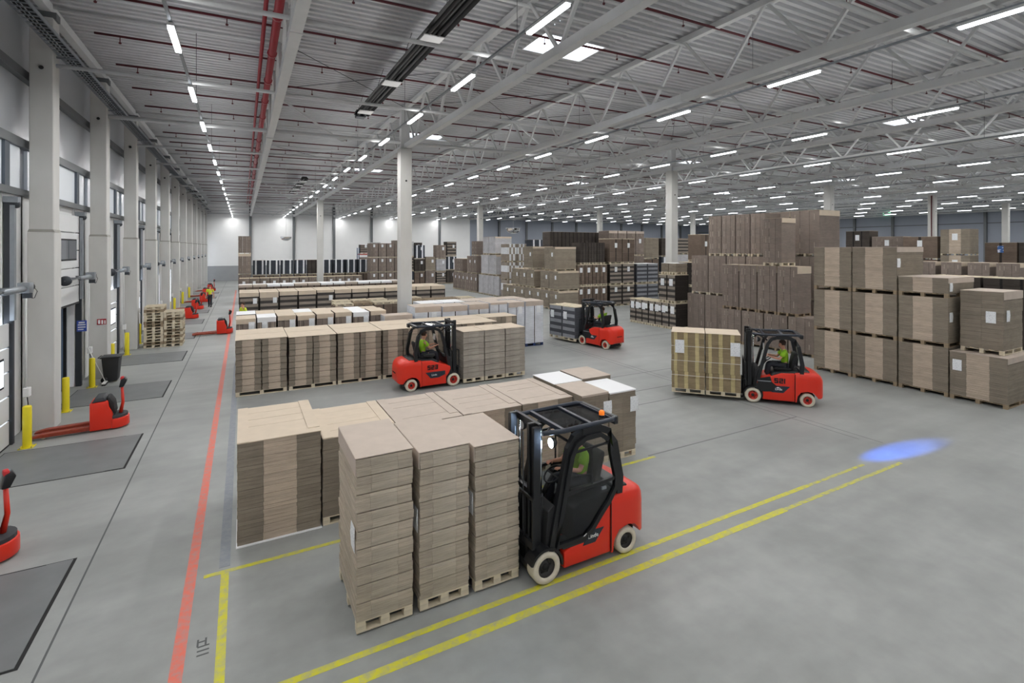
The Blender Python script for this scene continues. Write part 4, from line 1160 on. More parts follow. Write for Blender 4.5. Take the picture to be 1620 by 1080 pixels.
for x, y0, y1, kd, zt, nm in far_r:
    n = 3
    for k in range(n):
        load(f'{tier[k]} tier of the {nm}', adjs[kd], x, x + 1.5, y0, y1, zt*k/n, zt*(k+1)/n - 0.01, kind=kd, axis='x', cover='kraft' if (k == 2 and nm[0] != 't') else None,
             tags=(('x', 0.5, zt*(k+0.7)/n, 1.7, 'label_blue' if nm.startswith('dark') and k == 2 else 'label'),), group='far right piles')

# --- pallet racking by the far wall
rk = thing('pallet_rack', 'steel pallet rack with red beams by the far wall', 'rack', (13.2, 66.0, 0))
for x in (0, 2.9, 5.8, 8.7):
    for y in (0, 1.1):
        MB().box(x - 0.05, y - 0.05, 0, x + 0.05, y + 0.05, 4.6).build('upright', 'truck_blue', rk)
for z in (1.8, 3.7):
    for y in (-0.05, 1.1):
        MB().box(0, y, z, 8.7, y + 0.05, z + 0.12).build('beam', 'rack_red', rk)
for i in range(6):
    for k, z in enumerate((0.0, 1.92, 3.82)):
        kd = kinds[(i*2 + k*3) % 7]
        load(f'{["floor", "middle", "top"][k]} level load, {ORD[i]} from the left in the rack', adjs[kd], 13.35 + 1.42*i, 14.55 + 1.42*i, 66.05, 67.0, z, z + (1.45 if k < 2 else 1.2 + 0.3*(i % 2)), kind=kd, tags=(('y', 0.6, z + 1.0, 1.3, 'label'),), group='racked loads')

# ------------------------------------------------------------------ people
def skin_mesh(name, verts, edges, radii, root=0, sub=2):
    me = bpy.data.meshes.new(name)
    me.from_pydata(verts, edges, [])
    o = bpy.data.objects.new(name, me); COL.objects.link(o)
    mo = o.modifiers.new('skin', 'SKIN'); mo.use_smooth_shade = True; mo.branch_smoothing = 0.4
    for v, r in zip(me.skin_vertices[0].data, radii):
        v.radius = r if isinstance(r, tuple) else (r, r)
        v.use_root = False
    me.skin_vertices[0].data[root].use_root = True
    if sub:
        sm = o.modifiers.new('sub', 'SUBSURF'); sm.levels = sub; sm.render_levels = sub
    dg = bpy.context.evaluated_depsgraph_get()
    out = bpy.data.meshes.new_from_object(o.evaluated_get(dg))
    bpy.data.objects.remove(o)
    out.polygons.foreach_set('use_smooth', [True]*len(out.polygons))
    return out

class Sk:
    def __init__(s): s.v = []; s.e = []; s.r = []
    def pt(s, p, r, prev=None):
        s.v.append(p); s.r.append(r)
        if prev is not None: s.e.append((prev, len(s.v)-1))
        return len(s.v)-1
    def chain(s, prev, pts):
        for p, r in pts: prev = s.pt(p, r, prev)
        return prev

def figure(pose):
    """joints in metres; x forward, y left; origin at the seat (sitting) or the floor (standing)"""
    J = {}
    if pose == 'sit':
        J['pel'] = (0, 0, 0.10); J['sp'] = (-0.03, 0, 0.28); J['ch'] = (-0.02, 0, 0.44); J['nk'] = (0.02, 0, 0.58)
        J['hd'] = (0.05, 0, 0.68); J['tp'] = (0.06, 0, 0.80)
        for s, n in ((1, 'l'), (-1, 'r')):
            J['sh'+n] = (0.0, 0.17*s, 0.52); J['el'+n] = (0.16, 0.235*s, 0.31); J['wr'+n] = (0.38, 0.16*s, 0.36)
            J['hp'+n] = (0.02, 0.09*s, 0.08); J['kn'+n] = (0.42, 0.12*s, 0.13); J['an'+n] = (0.48, 0.12*s, -0.26); J['to'+n] = (0.64, 0.13*s, -0.31)
        hand = (0.06, -0.02)
    else:
        J['pel'] = (0, 0, 0.90); J['sp'] = (0, 0, 1.08); J['ch'] = (0.0, 0, 1.26); J['nk'] = (0.01, 0, 1.40)
        J['hd'] = (0.02, 0, 1.51); J['tp'] = (0.02, 0, 1.64)
        for s, n, st in ((1, 'l', 1), (-1, 'r', -1)):
            J['sh'+n] = (0, 0.17*s, 1.34); J['el'+n] = (-0.05*st, 0.24*s, 1.08); J['wr'+n] = (0.06 - 0.12*st, 0.25*s, 0.86)
            J['hp'+n] = (0, 0.085*s, 0.87); J['kn'+n] = (0.10*st + 0.03, 0.09*s, 0.48); J['an'+n] = (0.16*st - 0.04, 0.09*s, 0.09); J['to'+n] = (0.16*st + 0.12, 0.10*s, 0.04)
        hand = (0.02, -0.06)
    b = Sk()
    p = b.pt(J['pel'], (0.12, 0.10)); sp = b.pt(J['sp'], (0.115, 0.09), p); ch = b.pt(J['ch'], (0.13, 0.10), sp)
    nk = b.pt(J['nk'], 0.052, ch); hd = b.pt(J['hd'], (0.072, 0.082), nk); tp = b.pt(J['tp'], (0.066, 0.078), hd)
    hx, hy, hz = J['hd']
    b.chain(hd, [((hx + 0.082, 0, hz + 0.012), 0.020), ((hx + 0.104, 0, hz + 0.002), 0.010)])       # nose
    for s in (1, -1): b.chain(hd, [((hx - 0.01, 0.082*s, hz + 0.02), 0.016)])                        # ears
    for s, n in ((1, 'l'), (-1, 'r')):
        sh = b.pt(J['sh'+n], 0.040, ch); el = b.pt(J['el'+n], 0.040, sh)
        wr = b.pt(J['wr'+n], (0.024, 0.028), el)
        w = Vector(J['wr'+n]); d = (w - Vector(J['el'+n])).normalized()
        side = Vector((0, -s, 0)); up = Vector((0, 0, 1))
        pm = b.pt(tuple(w + d*0.055), (0.034, 0.020), wr)
        base = w + d*0.09
        for k, (o, ln) in enumerate(((0.028, 0.062), (0.010, 0.070), (-0.010, 0.066), (-0.027, 0.052))):
            q = base + side*o
            b.chain(pm, [(tuple(q), 0.0095), (tuple(q + d*ln*0.55 - up*0.012), 0.009), (tuple(q + d*ln*0.8 - up*0.035), 0.008)])
        th = w + d*0.04 + side*0.035
        b.chain(pm, [(tuple(th), 0.011), (tuple(th + d*0.03 + side*0.018 - up*0.012), 0.009)])
        hp = b.pt(J['hp'+n], 0.078, p); kn = b.pt(J['kn'+n], 0.056, hp); an = b.pt(J['an'+n], 0.040, kn); b.pt(J['to'+n], 0.035, an)
    body = skin_mesh('body', b.v, b.e, b.r)
    t = Sk()
    def off(a, c, f): return tuple(J[a][i] + (J[c][i] - J[a][i])*f for i in range(3))
    p = t.pt(J['pel'], (0.145, 0.125)); sp = t.pt(J['sp'], (0.14, 0.118), p); ch = t.pt(J['ch'], (0.152, 0.125), sp); t.pt(off('ch', 'nk', 0.85), 0.088, ch)
    for n in 'lr':
        sh = t.pt(J['sh'+n], 0.092, ch); t.pt(off('sh'+n, 'el'+n, 0.72), 0.070, sh)
    shirt = skin_mesh('shirt', t.v, t.e, t.r)
    g = Sk()
    p = g.pt(J['pel'], (0.142, 0.12))
    for n in 'lr':
        hp = g.pt(J['hp'+n], 0.098, p); kn = g.pt(J['kn'+n], 0.072, hp); g.pt(off('kn'+n, 'an'+n, 0.93), 0.062, kn)
    trou = skin_mesh('trousers', g.v, g.e, g.r)
    return J, body, shirt, trou
FIG = {k: figure(k) for k in ('sit', 'stand')}
def person(label, loc, rz, pose, shirt_m, cap=None, sleeves='shirt', parent=None):
    J, body, shirt, trou = FIG[pose]
    t = thing('person', label, 'person', loc, rz)
    link('body', body, 'skin', t)
    o = link('shirt' if shirt_m == 'shirt' else 'safety_vest', shirt, 'shirt', t); o.material_slots[0].link = 'OBJECT'; o.material_slots[0].material = M[shirt_m]
    link('trousers', trou, 'trousers', t)
    hx, hy, hz = J['hd']; tx, ty, tz = J['tp']
    m = MB()
    c = (hx - 0.012, 0, hz + 0.075)
    prof = [(0.001, 0.105), (0.05, 0.098), (0.082, 0.07), (0.098, 0.03), (0.096, -0.01), (0.086, -0.05)]
    m.lathe(prof, 'z', c, 16)
    m.v = [(x - (0.03 if (x > c[0] + 0.05 and z < c[2] + 0.02) else 0), y, z) for x, y, z in m.v]
    m.build('hair', 'hair', t)
    for s in (1, -1):
        MB().lathe([(0.001, -0.008), (0.008, -0.004), (0.008, 0.004), (0.001, 0.008)], 'x', (hx + 0.083, 0.03*s, hz + 0.045), 8).build('eye', 'rubber', t)
    MB().box(hx + 0.076, -0.022, hz - 0.035, hx + 0.086, 0.022, hz - 0.028).build('mouth', 'cap_red', t)
    for n in 'lr':
        a, b = J['an'+n], J['to'+n]
        m = MB(); zb = b[2] - 0.035
        m.prism([(a[0] - 0.07, zb), (b[0] + 0.05, zb), (b[0] + 0.05, zb + 0.05), (a[0] + 0.05, zb + 0.13), (a[0] - 0.06, zb + 0.13)], a[1] - 0.045, a[1] + 0.045)
        m.build('shoe', 'rubber', t, bevel=0.015)
    if cap:
        MB().lathe([(0.001, 0.118), (0.06, 0.108), (0.095, 0.075), (0.106, 0.03)], 'z', (hx - 0.006, 0, hz + 0.075), 16).build('cap', cap, t)
    return t

# ------------------------------------------------------------------ forklifts
def text_mesh(txt, size, ext=0.004):
    cu = bpy.data.curves.new('text', 'FONT'); cu.body = txt; cu.size = size; cu.extrude = ext; cu.align_x = 'CENTER'; cu.align_y = 'CENTER'
    o = bpy.data.objects.new('text', cu); COL.objects.link(o)
    dg = bpy.context.evaluated_depsgraph_get()
    me = bpy.data.meshes.new_from_object(o.evaluated_get(dg))
    bpy.data.objects.remove(o)
    return me
def block_text(txt, size, w=0.22):
    """squared stencil lettering as on the trucks, in the x-z plane"""
    G = {'S': 'afgcd', '2': 'abged', '3': 'abgcd', '1': 'bc'}
    b = MB(); x = 0; t = size*0.24; wd = size*0.70
    for ch in txt:
        if ch == '1':
            b.box(x, -0.003, 0, x + t, 0.003, size); x += t + size*0.14; continue
        for q in G[ch]:
            r_ = {'a': (0, size - t, wd, size), 'g': (0, size/2 - t/2, wd, size/2 + t/2), 'd': (0, 0, wd, t),
                  'f': (0, size/2, t, size), 'b': (wd - t, size/2, wd, size), 'e': (0, 0, t, size/2), 'c': (wd - t, 0, wd, size/2)}[q]
            b.box(x + r_[0], -0.003, r_[1], x + r_[2], 0.003, r_[3])
        x += (wd if ch != '1' else wd) + size*0.14
    b.v = [(px - x/2, py, pz) for px, py, pz in b.v]
    return b

def wheel(t, x, y, r, w, rim, name='wheel'):
    e = bpy.data.objects.new(name, None); COL.objects.link(e); e.parent = t; e.location = (x, y, r)
    h = w/2
    MB().lathe([(r*0.60, -h*0.85), (r*0.68, -h), (r*0.92, -h), (r, -h*0.72), (r, h*0.72), (r*0.92, h), (r*0.68, h), (r*0.60, h*0.85), (r*0.60, -h*0.85)], 'y', (0, 0, 0), 28).build('tyre', 'tyre', e)
    MB().lathe([(0, -h*0.45), (r*0.30, -h*0.45), (r*0.34, -h*0.2), (r*0.5, -h*0.25), (r*0.60, -h*0.8), (r*0.60, h*0.8), (r*0.5, h*0.25), (r*0.34, h*0.2), (r*0.30, h*0.45), (0, h*0.45)], 'y', (0, 0, 0), 20).build('rim', rim, e)
    hb = MB()
    hb.lathe([(0, -h*0.55), (r*0.2, -h*0.55), (r*0.22, -h*0.4)], 'y', (0, 0, 0), 12).lathe([(0, h*0.55), (r*0.2, h*0.55), (r*0.22, h*0.4)], 'y', (0, 0, 0), 12)
    hb.build('hub', 'rubber', e)
    for k in range(6):
        a = 2*PI*k/6
        for s in (-1, 1):
            MB().lathe([(0, s*h*0.30), (0.013, s*h*0.30), (0.013, s*h*0.22)], 'y', (r*0.42*math.cos(a), 0, r*0.42*math.sin(a)), 6).build('wheel_nut', 'rubber', e)

def forklift(label, loc, heading, door=False, number=None, side=1, rim='rim_red', worklamp=False, fork_y=(-0.24, 0.24)):
    """x forward from the front axle, y left; side: +1 when the left flank faces the viewer"""
    t = thing('forklift', label, 'forklift', loc, heading)
    W = 0.50
    arch = [(-1.14, 0.12), (-1.17, 0.30), (-1.26, 0.42), (-1.43, 0.46), (-1.60, 0.42), (-1.68, 0.30), (-1.72, 0.26)]
    # counterweight
    cwm = MB()
    st_ = [(-1.11, 0.12, 0.96, 0.51), (-1.14, 0.12, 0.965, 0.51), (-1.17, 0.30, 0.97, 0.51), (-1.26, 0.42, 0.98, 0.51), (-1.43, 0.46, 1.0, 0.51), (-1.56, 0.43, 0.99, 0.503),
           (-1.64, 0.36, 0.975, 0.49), (-1.70, 0.27, 0.95, 0.47), (-1.77, 0.265, 0.91, 0.43), (-1.82, 0.28, 0.85, 0.37), (-1.855, 0.32, 0.78, 0.29), (-1.868, 0.40, 0.68, 0.20)]
    vs = []
    for x, zb, zt, w in st_:
        r_ = 0.07
        vs += [(x, -w, zb), (x, -w, zt - 0.20), (x, -w + 0.012, zt - r_), (x, -w + 0.06, zt - 0.012), (x, -w + 0.13, zt), (x, w - 0.13, zt), (x, w - 0.06, zt - 0.012), (x, w - 0.012, zt - r_), (x, w, zt - 0.20), (x, w, zb)]
    fs = [(10*i + k, 10*i + (k+1) % 10, 10*(i+1) + (k+1) % 10, 10*(i+1) + k) for i in range(len(st_)-1) for k in range(10)]
    fs += [tuple(range(9, -1, -1)), tuple(range(10*(len(st_)-1), 10*len(st_)))]
    cwo = cwm.add(vs, fs, None, True).build('counterweight', 'red', t)
    cwo.data.set_sharp_from_angle(angle=0.75)
    if not door:
        MB().prism([(-0.10, 0.46), (-0.13, 0.73), (-0.46, 0.82), (-0.50, 0.66), (-0.62, 0.56), (-0.52, 0.38), (-0.26, 0.36)], W - 0.01, W + 0.007).build('entry_recess', 'black', t)
        MB().box(-0.48, W - 0.10, 0.66, -0.12, W + 0.02, 0.685).build('entry_step', 'galv', t)
    if door:
        prof = [(-0.28, 0.13), (-0.28, 0.36), (-0.40, 0.40), (-0.66, 0.41), (-0.80, 0.56), (-0.98, 0.74), (-1.10, 0.90), (-1.10, 0.13)]
    else:
        prof = [(-0.26, 0.13), (-0.26, 0.36), (-0.16, 0.46), (-0.10, 0.60), (-0.12, 0.70), (-0.45, 0.80), (-0.75, 0.92), (-1.10, 0.94), (-1.10, 0.13)]
    MB().prism(prof, -W, W).build('chassis', 'red', t, bevel=0.02, segs=2)
    MB().box(-1.62, -0.40, 0.10, 0.12, 0.40, 0.34).build('underframe', 'black_matt', t)
    # dark hood under the seat, front bulkhead, fenders, step
    MB().prism([(-0.45, 0.34), (-0.50, 0.86), (-0.60, 0.93), (-1.18, 1.0), (-1.5, 1.02), (-1.5, 0.9), (-1.12, 0.34)], -0.42, 0.42).build('battery_hood', 'black', t, bevel=0.03)
    MB().prism([(-0.08, 0.30), (0.0, 0.30), (-0.05, 0.95), (-0.16, 1.02), (-0.22, 0.95)], -0.44, 0.44).build('dashboard', 'black_matt', t, bevel=0.02)
    for s in (-1, 1):
        fp = [(0.27*math.cos(a), 0.22 + 0.27*math.sin(a)) for a in [R(q) for q in range(20, 186, 15)]]
        fp2 = [(0.235*math.cos(a), 0.22 + 0.235*math.sin(a)) for a in [R(q) for q in range(185, 19, -15)]]
        MB().prism(fp + fp2, s*(W - 0.20) if s > 0 else -W - 0.005, s*W + 0.005 if s > 0 else -(W - 0.20)).build('fender', 'black', t)
        st = MB().box(-0.66, s*(W - 0.14) - 0.14, 0.395, -0.26, s*(W - 0.14) + 0.14, 0.425).build('step', 'dark_grey', t, bevel=0.008, segs=1)
        gp = MB()
        for i in range(7):
            for j in range(3):
                gp.box(-0.63 + 0.052*i, s*(W - 0.07) - 0.05 + 0.045*j, 0.425, -0.605 + 0.052*i, s*(W - 0.07) - 0.025 + 0.045*j, 0.432)
        tag(gp.build('step_tread', 'galv', st), None, kind='stuff')
    # logo plate on both flanks
    for s in (-1, 1):
        pr = [(-0.60, 0.36), (-0.82, 0.36), (-0.98, 0.54), (-0.72, 0.54)] if door else [(-0.30, 0.44), (-0.52, 0.36), (-0.80, 0.36), (-0.98, 0.56), (-0.30, 0.56)]
        lp = MB().prism(pr, s*W - 0.004, s*W + 0.006).build('logo_plate', 'black_blue', t)
        me = text_mesh('Linde', 0.085, 0.003)
        me.transform(Matrix.Rotation(PI/2, 4, 'X'))
        if s > 0: me.transform(Matrix.Rotation(PI, 4, 'Z'))
        o = link('logo_lettering', me, 'white_paint', lp, (-0.78 if door else -0.68, s*(W + 0.009), 0.46))
        MB().prism([(-0.74, 0.49), (-0.66, 0.525), (-0.60, 0.49)], s*W + 0.004, s*W + 0.009).build('logo_mark', 'white_paint', lp)
        MB().box(-1.115, s*W - 0.002, 0.14, -1.105, s*W + 0.013, 0.92).build('panel_seam', 'black_matt', t)
    if number:
        for s in (-1, 1):
            m = block_text(number, 0.15)
            if s > 0: m.v = [(-x, y, z) for x, y, z in m.v]
            m.build('fleet_number', 'black', t, (-0.72, s*(W + 0.006), 0.635))
    # rear grille slots
    for i in range(5):
        MB().box(-1.874, -0.17 + 0.07*i, 0.56, -1.85, -0.125 + 0.07*i, 0.60).build('rear_slot', 'black_matt', t)
    # wheels
    for s in (-1, 1):
        wheel(t, 0.0, s*(W - 0.09), 0.222, 0.20, rim)
        wheel(t, -1.43, s*(W - 0.10), 0.195, 0.17, rim)
    # overhead guard
    for s in (-1, 1):
        y = s*0.45
        MB().tube([(-0.08, y, 0.42), (-0.16, y, 0.80), (-0.40, y*0.96, 1.76), (-0.50, y*0.95, 1.90), (-0.66, y*0.95, 1.96)], 0.042, 4, square=True).build('front_pillar', 'black', t)
        MB().tube([(-1.28, y, 0.95), (-1.30, y, 1.20), (-1.20, y*0.97, 1.72), (-1.10, y*0.96, 1.90), (-0.94, y*0.95, 1.97), (-0.62, y*0.95, 1.96)], 0.050, 4, square=True).build('rear_pillar', 'black', t)
        MB().tube([(0.02, s*0.42, 2.04), (-0.30, s*0.46, 2.03), (-1.15, s*0.45, 2.05), (-1.26, s*0.40, 2.04)], 0.036, 8).build('roof_rail', 'black_blue', t)
    rf_ = MB().box(-1.22, -0.42, 2.015, -0.30, 0.42, 2.04).build('roof_panel', 'glass_roof', t)
    for x in (-1.22, -0.80, -0.30):
        MB().box(x - 0.025, -0.44, 2.0, x + 0.025, 0.44, 2.06).build('roof_bar', 'black_blue', rf_)
    MB().tube([(-1.24, -0.46, 1.02), (-1.24, 0.46, 1.02)], 0.03, 6).build('rear_crossbar', 'black', t)
    MB().box(-1.30, -0.44, 2.0, -1.22, 0.44, 2.07).build('rear_roof_bar', 'black', t, bevel=0.015)
    # mast: outer and inner rails, cylinders, cross members, chains
    for s in (-1, 1):
        m = MB().box(0.02, s*0.34 - 0.035, 0.07, 0.14, s*0.34 + 0.035, 2.12)
        m.build('outer_mast_rail', 'black', t, bevel=0.008, segs=1)
        MB().box(0.05, s*0.265 - 0.03, 0.10, 0.17, s*0.265 + 0.03, 2.16).build('inner_mast_rail', 'black', t, bevel=0.008, segs=1)
        MB().tube([(-0.02, s*0.30, 0.2), (-0.02, s*0.30, 1.15)], 0.035, 10).build('lift_cylinder', 'black_matt', t)
        MB().tube([(-0.02, s*0.30, 1.15), (-0.02, s*0.30, 2.05)], 0.020, 8).build('lift_rod', 'chrome', t)
        MB().box(0.155, s*0.12 - 0.012, 0.5, 0.165, s*0.12 + 0.012, 2.0).build('lift_chain', 'galv', t)
        MB().tube([(-0.40, s*0.40, 1.86), (-0.10, s*0.37, 2.06)], 0.022, 6).build('tilt_link', 'black', t)
    for z in (0.12, 1.05, 2.06):
        MB().box(0.0, -0.36, z, 0.05, 0.36, z + 0.09).build('mast_crossbar', 'black', t)
    # fork carriage, backrest and forks
    c = MB()
    for z in (0.18, 0.50):
        c.box(0.175, -0.46, z, 0.215, 0.46, z + 0.10)
    for y in (-0.28, 0.28): c.box(0.17, y - 0.03, 0.15, 0.20, y + 0.03, 0.62)
    c.build('fork_carriage', 'black', t)
    br = MB()
    for y in (-0.46, -0.23, 0.0, 0.23, 0.46): br.box(0.185, y - 0.012, 0.55, 0.21, y + 0.012, 1.18)
    br.box(0.185, -0.47, 1.16, 0.21, 0.47, 1.20)
    br.build('load_backrest', 'black', t)
    for y in fork_y:
        MB().prism([(0.215, 0.62), (0.215, 0.065), (1.15, 0.065), (1.15, 0.08), (0.255, 0.10), (0.255, 0.62)], y - 0.055, y + 0.055).build('fork', 'black_matt', t)
    # cab interior
    MB().box(-1.06, -0.23, 0.955, -0.60, 0.23, 1.03).build('seat_cushion', 'black_matt', t, bevel=0.03)
    MB().prism([(-1.02, 1.0), (-1.12, 1.0), (-1.24, 1.46), (-1.20, 1.50), (-1.13, 1.46)], -0.22, 0.22).build('seat_back', 'black_matt', t, bevel=0.03)
    sw = bpy.data.objects.new('steering_wheel', None); COL.objects.link(sw); sw.parent = t; sw.location = (-0.42, 0.0, 1.22); sw.rotation_euler = (0, R(-55), 0)
    MB().tube([(0, 0.15*math.cos(a), 0.15*math.sin(a)) for a in [2*PI*i/16 for i in range(16)]], 0.014, 6, closed=True).build('wheel_ring', 'rubber', sw)
    MB().box(-0.008, -0.15, -0.012, 0.008, 0.15, 0.012).build('wheel_spoke', 'rubber', sw)
    MB().tube([(-0.42, 0, 1.21), (-0.20, 0, 0.92)], 0.035, 8).build('steering_column', 'black_matt', t)
    MB().box(-0.40, -side*0.34 - 0.08, 1.45, -0.37, -side*0.34 + 0.08, 1.65).build('display_screen', 'white_paint', t, bevel=0.005, segs=1)
    MB().box(-0.62, -0.42, 1.05, -1.0, -0.30, 1.12).build('armrest', 'black_matt', t, bevel=0.015)
    # lamps, beacon
    for s in (-1, 1):
        h = MB().lathe([(0, 0), (0.075, 0.0), (0.07, -0.05), (0.03, -0.09), (0, -0.09)], 'x', (-0.12, s*0.41, 1.88), 14).build('head_lamp', 'black', t)
        MB().lathe([(0, 0.006), (0.066, 0.004)], 'x', (-0.12, s*0.41, 1.88), 14).build('lamp_glass', 'work_lamp' if (worklamp and s == side) else 'white_paint', h)
    MB().box(-1.34, -0.30, 1.96, -1.26, -0.20, 2.04).build('rear_lamp', 'black', t, bevel=0.01, segs=1)
    MB().box(-1.34, 0.24, 1.94, -1.26, 0.40, 2.06).build('rear_lamp', 'black', t, bevel=0.01, segs=1)
    if door:
        bc = MB().lathe([(0, 0), (0.05, 0), (0.045, 0.03), (0, 0.03)], 'z', (-1.10, 0.30, 2.06), 12).build('beacon_base', 'black', t)
        MB().lathe([(0.042, 0.03), (0.042, 0.075), (0.025, 0.095), (0, 0.098)], 'z', (-1.10, 0.30, 2.06), 12).build('beacon_lens', 'orange', bc)
        for s in (-1, 1):
            y = s*0.478
            d = bpy.data.objects.new('cab_door', None); COL.objects.link(d); d.parent = t
            loop = [(-0.17, 0.46), (-0.23, 0.80), (-0.42, 1.66), (-0.50, 1.80), (-0.66, 1.88), (-0.92, 1.89), (-1.06, 1.80), (-1.13, 1.62), (-1.22, 1.22), (-1.21, 1.06), (-1.08, 0.88), (-0.94, 0.74), (-0.78, 0.56), (-0.64, 0.46)]
            MB().tube([(x, y, z) for x, z in loop], 0.034, 4, square=True, closed=True).build('door_frame', 'black', d)
            MB().tube([(-0.335, y, 1.14), (-1.20, y, 1.20)], 0.022, 4, square=True).build('door_rail', 'black', d)
            MB().tube([(-0.44, y, 1.70), (-1.10, y, 1.74)], 0.014, 4, square=True).build('door_rail', 'black', d)
            MB().tube([(-0.78, y, 1.16), (-0.78, y, 1.72)], 0.010, 4, square=True).build('door_rail', 'black', d)
            up = [(-0.335, 1.14), (-0.42, 1.66), (-0.50, 1.80), (-0.66, 1.88), (-0.92, 1.89), (-1.06, 1.80), (-1.13, 1.62), (-1.20, 1.20)]
            lo_ = [(-0.17, 0.46), (-0.23, 0.80), (-0.335, 1.14), (-1.20, 1.20), (-1.21, 1.06), (-1.08, 0.88), (-0.94, 0.74), (-0.78, 0.56), (-0.64, 0.46)]
            MB().prism(up, y - 0.003, y + 0.003).build('upper_pane', 'glass', d)
            MB().prism(lo_, y - 0.003, y + 0.003).build('lower_pane', 'glass_smoke', d)
            MB().box(-1.02, y + s*0.02 - 0.012, 1.08, -0.94, y + s*0.02 + 0.012, 1.12).build('door_handle', 'galv', d)
    return t

def at_local(loc, h, x, y, z):
    return (loc[0] + x*math.cos(h) - y*math.sin(h), loc[1] + x*math.sin(h) + y*math.cos(h), loc[2] + z)
# front forklift, facing the dock side
F1 = ((3.66, 6.27, 0), PI)
forklift('red forklift with glazed cab door carrying three tall loads in front', *F1, door=True, side=1, rim='rim_dark', worklamp=True, fork_y=(-0.40, 0.06))
person('driver in a green shirt inside the cab of the front forklift', at_local(*F1, -0.90, 0, 0.98), F1[1], 'sit', 'shirt')
bl = bpy.data.lights.new('blue_spot_lamp', 'SPOT'); bl.color = (0.0, 0.16, 1.0); bl.energy = 30000; bl.spot_size = R(5.6); bl.spot_blend = 0.9; bl.shadow_soft_size = 0.02
blo = bpy.data.objects.new('blue_spot_lamp', bl); COL.objects.link(blo)
blo.location = at_local(*F1, -1.36, -0.25, 2.00)
blo.rotation_euler = (Vector((13.1, 5.78, 0)) - Vector(blo.location)).to_track_quat('-Z', 'Y').to_euler()

F2 = ((6.18, 16.03, 0), 0.0)
forklift('red forklift marked S23 driving along the second row', *F2, number='S23', side=-1)
person('driver in a green shirt on the forklift marked S23', at_local(*F2, -0.90, 0, 0.98), F2[1], 'sit', 'shirt')

h3 = R(132)
F3 = ((13.36 + 0.5*math.sin(h3), 9.65 - 0.5*math.cos(h3), 0), h3)
forklift('red forklift marked S21 turning on the open floor', *F3, number='S21', side=1)
person('driver in a green shirt on the forklift marked S21', at_local(*F3, -0.90, 0, 0.98), F3[1], 'sit', 'shirt')
for i in range(2):
    tL = load(f'{["inner", "outer"][i]} load on the forklift marked S21', 'olive-banded carton bundles with a pale hood', 0.34 + 1.0*i, 1.31 + 1.0*i, -0.50, 0.55, 0.12, 1.98, kind='olive', axis='y', cover='kraft', flap=(0.02, 0), parts=True,
         tags=(('Y', 0.15 if i == 0 else 0.75, 1.55, 1.35, 'label'),), group='loads on the turning forklift', frame=(F3[0][0], F3[0][1], h3))
    for zz in (0.40, 0.85, 1.30):
        MB().box(-0.49, 0.528, zz, 0.49, 0.536, zz + 0.014).build('strap', 'strap_white', tL)

h4 = R(99)
F4 = ((14.2 + 0.5*math.sin(h4), 19.3 - 0.5*math.cos(h4), 0), h4)
forklift('red forklift far off carrying dark striped cartons', *F4, side=1)
person('driver in a green shirt on the far forklift', at_local(*F4, -0.90, 0, 0.98), F4[1], 'sit', 'shirt')
for i in range(2):
    load(f'{["inner", "outer"][i]} load on the far forklift', 'dark striped cartons under a slatted lid', 0.34 + 0.93*i, 1.24 + 0.93*i, -0.42, 0.62, 0.10, 1.72, kind='greystriped', axis='y', cover='lid', parts=True,
         tags=(('Y', 0.75, 1.3, 1.2, 'label'),), group='loads on the far forklift', frame=(F4[0][0], F4[0][1], h4))

# ------------------------------------------------------------------ pallet trucks, pedestrians, dock furniture
def pallet_truck(label, loc, heading):
    """x towards the tiller; forks towards -x"""
    t = thing('pallet_truck', label, 'pallet truck', loc, heading, 'pallet trucks')
    MB().prism([(-0.25, 0.04), (0.18, 0.04), (0.20, 0.42), (0.12, 0.58), (0.10, 0.74), (-0.25, 0.72)], -0.32, 0.32).build('battery_box', 'red', t, bevel=0.02)
    MB().prism([(-0.22, 0.72), (0.08, 0.74), (0.02, 0.84), (-0.14, 0.83)], -0.28, 0.28).build('top_cover', 'dark_grey', t, bevel=0.02)
    MB().prism([(0.12, 0.36), (0.26, 0.38), (0.22, 0.66), (0.12, 0.82), (0.06, 0.80), (0.12, 0.58)], -0.22, 0.22).build('drive_hood', 'black_matt', t, bevel=0.04)
    n = 10
    prof = [(0.18, -0.32)] + [(0.22 + 0.30*math.cos(a), 0.32*math.sin(a)) for a in [R(-90 + 180*i/n) for i in range(n+1)]] + [(0.18, 0.32)]
    MB().prismz(prof, 0.03, 0.27).build('drive_bumper', 'red', t, bevel=0.02)
    MB().prismz([(0.2 + (x-0.2)*0.9, y*0.9) for x, y in prof], 0.27, 0.33).build('platform', 'dark_grey', t)
    MB().tube([(0.33, 0, 0.33), (0.38, 0, 0.60), (0.36, 0, 1.02)], [0.045, 0.035, 0.03], 8).build('tiller_arm', 'red', t)
    hd = MB().prism([(0.30, 1.0), (0.40, 1.0), (0.47, 1.16), (0.43, 1.24), (0.34, 1.20)], -0.10, 0.10).build('tiller_head', 'black', t, bevel=0.02)
    MB().box(0.33, -0.07, 1.17, 0.40, 0.07, 1.26).build('tiller_button', 'cap_red', hd, bevel=0.02)
    for y in (-0.20, 0.20):
        MB().prism([(-0.25, 0.06), (-0.25, 0.15), (-1.15, 0.13), (-1.34, 0.09), (-1.36, 0.05), (-0.4, 0.05)], y - 0.085, y + 0.085).build('fork', 'red_fork', t, bevel=0.01, segs=1)
        MB().lathe([(0, -0.04), (0.045, -0.04), (0.045, 0.04), (0, 0.04)], 'y', (-1.12, y, 0.045), 10).build('roller', 'tyre', t)
    MB().lathe([(0, -0.05), (0.1, -0.05), (0.1, 0.05), (0, 0.05)], 'y', (0.22, 0, 0.10), 12).build('drive_wheel', 'rubber', t)
